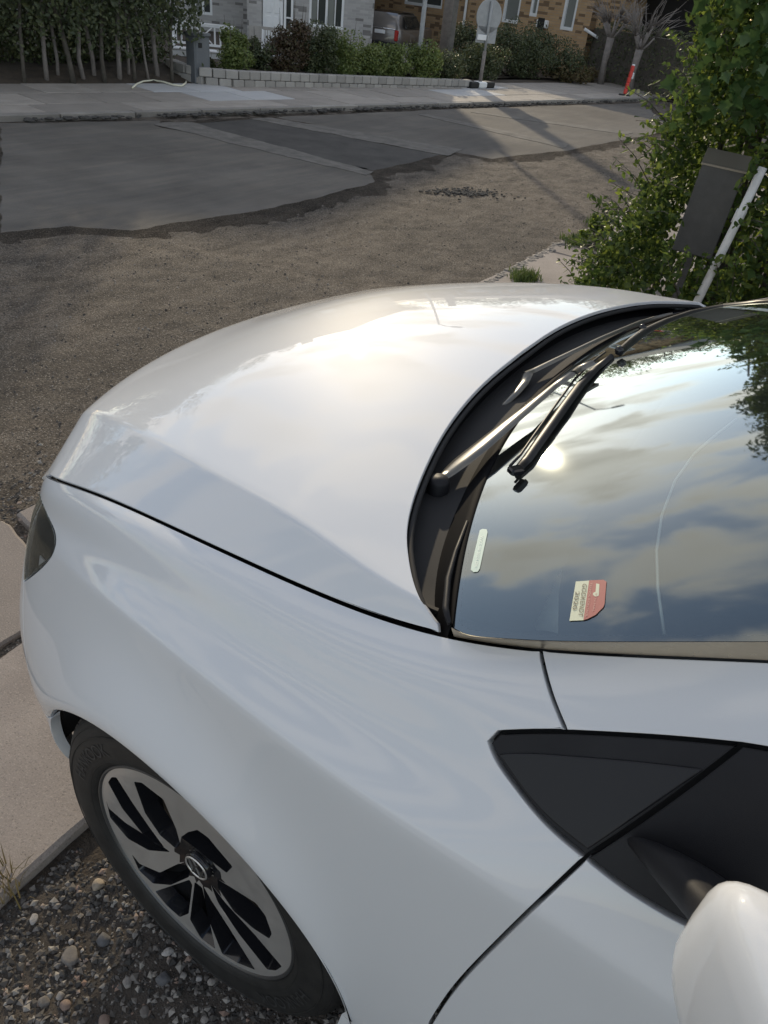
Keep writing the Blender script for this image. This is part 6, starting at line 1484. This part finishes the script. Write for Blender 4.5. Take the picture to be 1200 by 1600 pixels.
# inside: branches and shade
b = MB()
for _ in range(70):
    x0_ = rng.uniform(-2.4, .15); y0_ = rng.uniform(-3.6, -3.05); b.tube([(x0_-hl_[0], y0_-hl_[1], 0), (x0_+rng.normal(0, .1)-hl_[0], y0_+rng.normal(0, .08)-hl_[1], 1.2), (x0_+rng.normal(0, .25)-hl_[0], y0_+rng.normal(0, .2)-hl_[1], rng.uniform(2, 3.2))], [.022, .015, .007], 5)
b.build('stem', M['bark'], nh_)
N2 = 15000; x = rng.uniform(-2.6, .25, N2); z = rng.random(N2)*3.4; y = rng.uniform(-3.9, -3.05, N2); leaves('inner_foliage', np.stack([x, y, z], 1)-hl_, np.tile(np.array([0, 1, .3]), (N2, 1)), .06, M['leaf_hedge'], nh_, .6)
# overhanging top: leafy boughs above the car's far side, seen in the windscreen
cs = []; rs = []; rov = np.random.default_rng(12)
for k in range(46):
    f = rov.random(); cs.append((rov.uniform(-.9, .95), -2.95+rov.normal(0, .25)-.15*f, 2.75+1.25*f+rov.normal(0, .08))); rs.append(rov.uniform(.18, .34))
P, d = clump_points(9000, np.array(cs), np.array(rs), .8, .5); leaves('overhanging_foliage', P-hl_, d, .06, M['leaf_ivy'], nh_, .4)
b = MB()
for k in range(14): q = cs[k*3]; b.tube([(-.2-hl_[0], -3.2-hl_[1], 2.4), ((q[0]-.2)/2-hl_[0], (q[1]-3.2)/2-hl_[1], (q[2]+2.6)/2), tuple(np.array(q)-hl_)], [.03, .018, .006], 5)
b.build('bough', M['bark'], nh_)
# ivy leaves, large enough to be told apart: each a part
def ivy_mesh(k):
    r3 = random.Random(k); out = [(0, -.50), (.30, -.62), (.42, -.25), (.75, -.10), (.42, .12), (.30, .30), (0, .85), (-.30, .30), (-.42, .12), (-.75, -.10), (-.42, -.25), (-.30, -.62)]
    V = [(0, -.35, .04)]+[(x*(1+r3.uniform(-.08, .08)), y*(1+r3.uniform(-.08, .08)), -.10*abs(x)-.12*y*y+r3.uniform(-.02, .02)) for x, y in out]; F = [(0, i+1, (i+1) % 12+1) for i in range(12)]
    me = bpy.data.meshes.new('ivy_leaf'); me.from_pydata(V, [], F); me.materials.append(M['leaf_ivy']); me.polygons.foreach_set('use_smooth', [True]*12); return me
ims = [ivy_mesh(k) for k in range(4)]
for k in range(290):
    if k < 150: u, v = rng.uniform(1090, 1215), rng.uniform(-20, 290)
    else: u, v = rng.uniform(1040, 1210), rng.uniform(120, 460)
    q = unp(u, v, 1, -2.40+rng.normal(0, .05))
    if -.20 < q[0] < .26 and .70 < q[2] < 1.36: continue
    o = bpy.data.objects.new('ivy_leaf', ims[k % 4]); COL.objects.link(o); o.parent = nh_; o.location = tuple(q-hl_); s = rng.uniform(.03, .052); o.scale = (s, s, s)
    o.rotation_euler = (math.radians(rng.normal(-55, 22)), rng.normal(0, .4), rng.normal(math.pi, .5))
# mailbox
mb_c = (unp(1090, 250, 1, -2.55)+unp(1150, 265, 1, -2.55))/2; mbx = empty('mailbox', (.06, -2.62, 0), 0, 'tall narrow dark grey steel mailbox half sunk in the hedge', 'mailbox')
tp = unp(1122, 258, 1, -2.56); bt = unp(1080, 399, 1, -2.56); mbx.location = (0, 0, 0)
zc = (tp[2]+bt[2])/2; hh = tp[2]-bt[2]; xc2 = (tp[0]+bt[0])/2; mbx.location = (xc2+.005, -2.62, bt[2])
MB().box((0, 0, hh/2), (.185, .10, hh), bev=.004).build('box', M['mailbox'], mbx)
MB().add([(-.098, .056, hh-.012), (.098, .056, hh-.012), (.098, -.075, hh+.035), (-.098, -.075, hh+.035), (-.098, .056, hh-.004), (.098, .056, hh-.004), (.098, -.075, hh+.043), (-.098, -.075, hh+.043)], [(4, 5, 6, 7), (3, 2, 1, 0), (0, 1, 5, 4), (1, 2, 6, 5), (2, 3, 7, 6), (3, 0, 4, 7)]).build('lid', M['mailbox_lid_sunlit'], mbx)
MB().box((0, -.02, -.3), (.03, .03, .62)).build('stand', M['mailbox'], mbx); mbx.rotation_euler = (0, math.radians(-2.5), math.radians(8))
# white pipe leaning in front of the hedge
pp = [unp(1192, 262, 1, -2.52), unp(1168, 318, 1, -2.47), unp(1150, 350, 1, -2.46), unp(1106, 438, 1, -2.42)]; pdn = pp[3]+(pp[3]-pp[2])*1.9
pe = empty('plastic_pipe', (pdn[0], pdn[1], 0), 0, 'white plastic pipe leaning against the hedge beside the mailbox', 'pipe'); pl_ = np.array(pe.location)
MB().tube([tuple(pp[0]-pl_), tuple(pp[2]-pl_), tuple(pdn-pl_)], .0185, 16).build('pipe', M['pvc'], pe)
for f in (.42,): c = pp[0]*(1-f)+pp[3]*f; d = (pp[3]-pp[0]); d /= np.linalg.norm(d); MB().tube([tuple(c-d*.03-pl_), tuple(c+d*.03-pl_)], .0225, 16).build('coupling', M['pvc'], pe)
q = pp[3]+(pp[3]-pp[2])*.0
# low plants at the foot of the hedge
for (u, v, w_, h_, lab) in ((955, 425, .20, .30, 'low leafy plant reaching over the pavement at the hedge end'), (1010, 430, .24, .34, 'low leafy plant at the hedge foot left of the mailbox'), (925, 372, .14, .30, 'small sprig of leaves leaning over the pavement edge')):
    p = P0(u, v+18); bush('plant', lab, 'plant', (p[0], p[1]), (w_, w_, h_), 900, .045, M['leaf_hedge'], clumps=16, stems=6, aspect=.42)
for lst in (bpy.data.objects,):
    for o in lst:
        if o.type == 'EMPTY' and o.parent is None and 'label' not in o: o['label'] = o.name.replace('_', ' ')
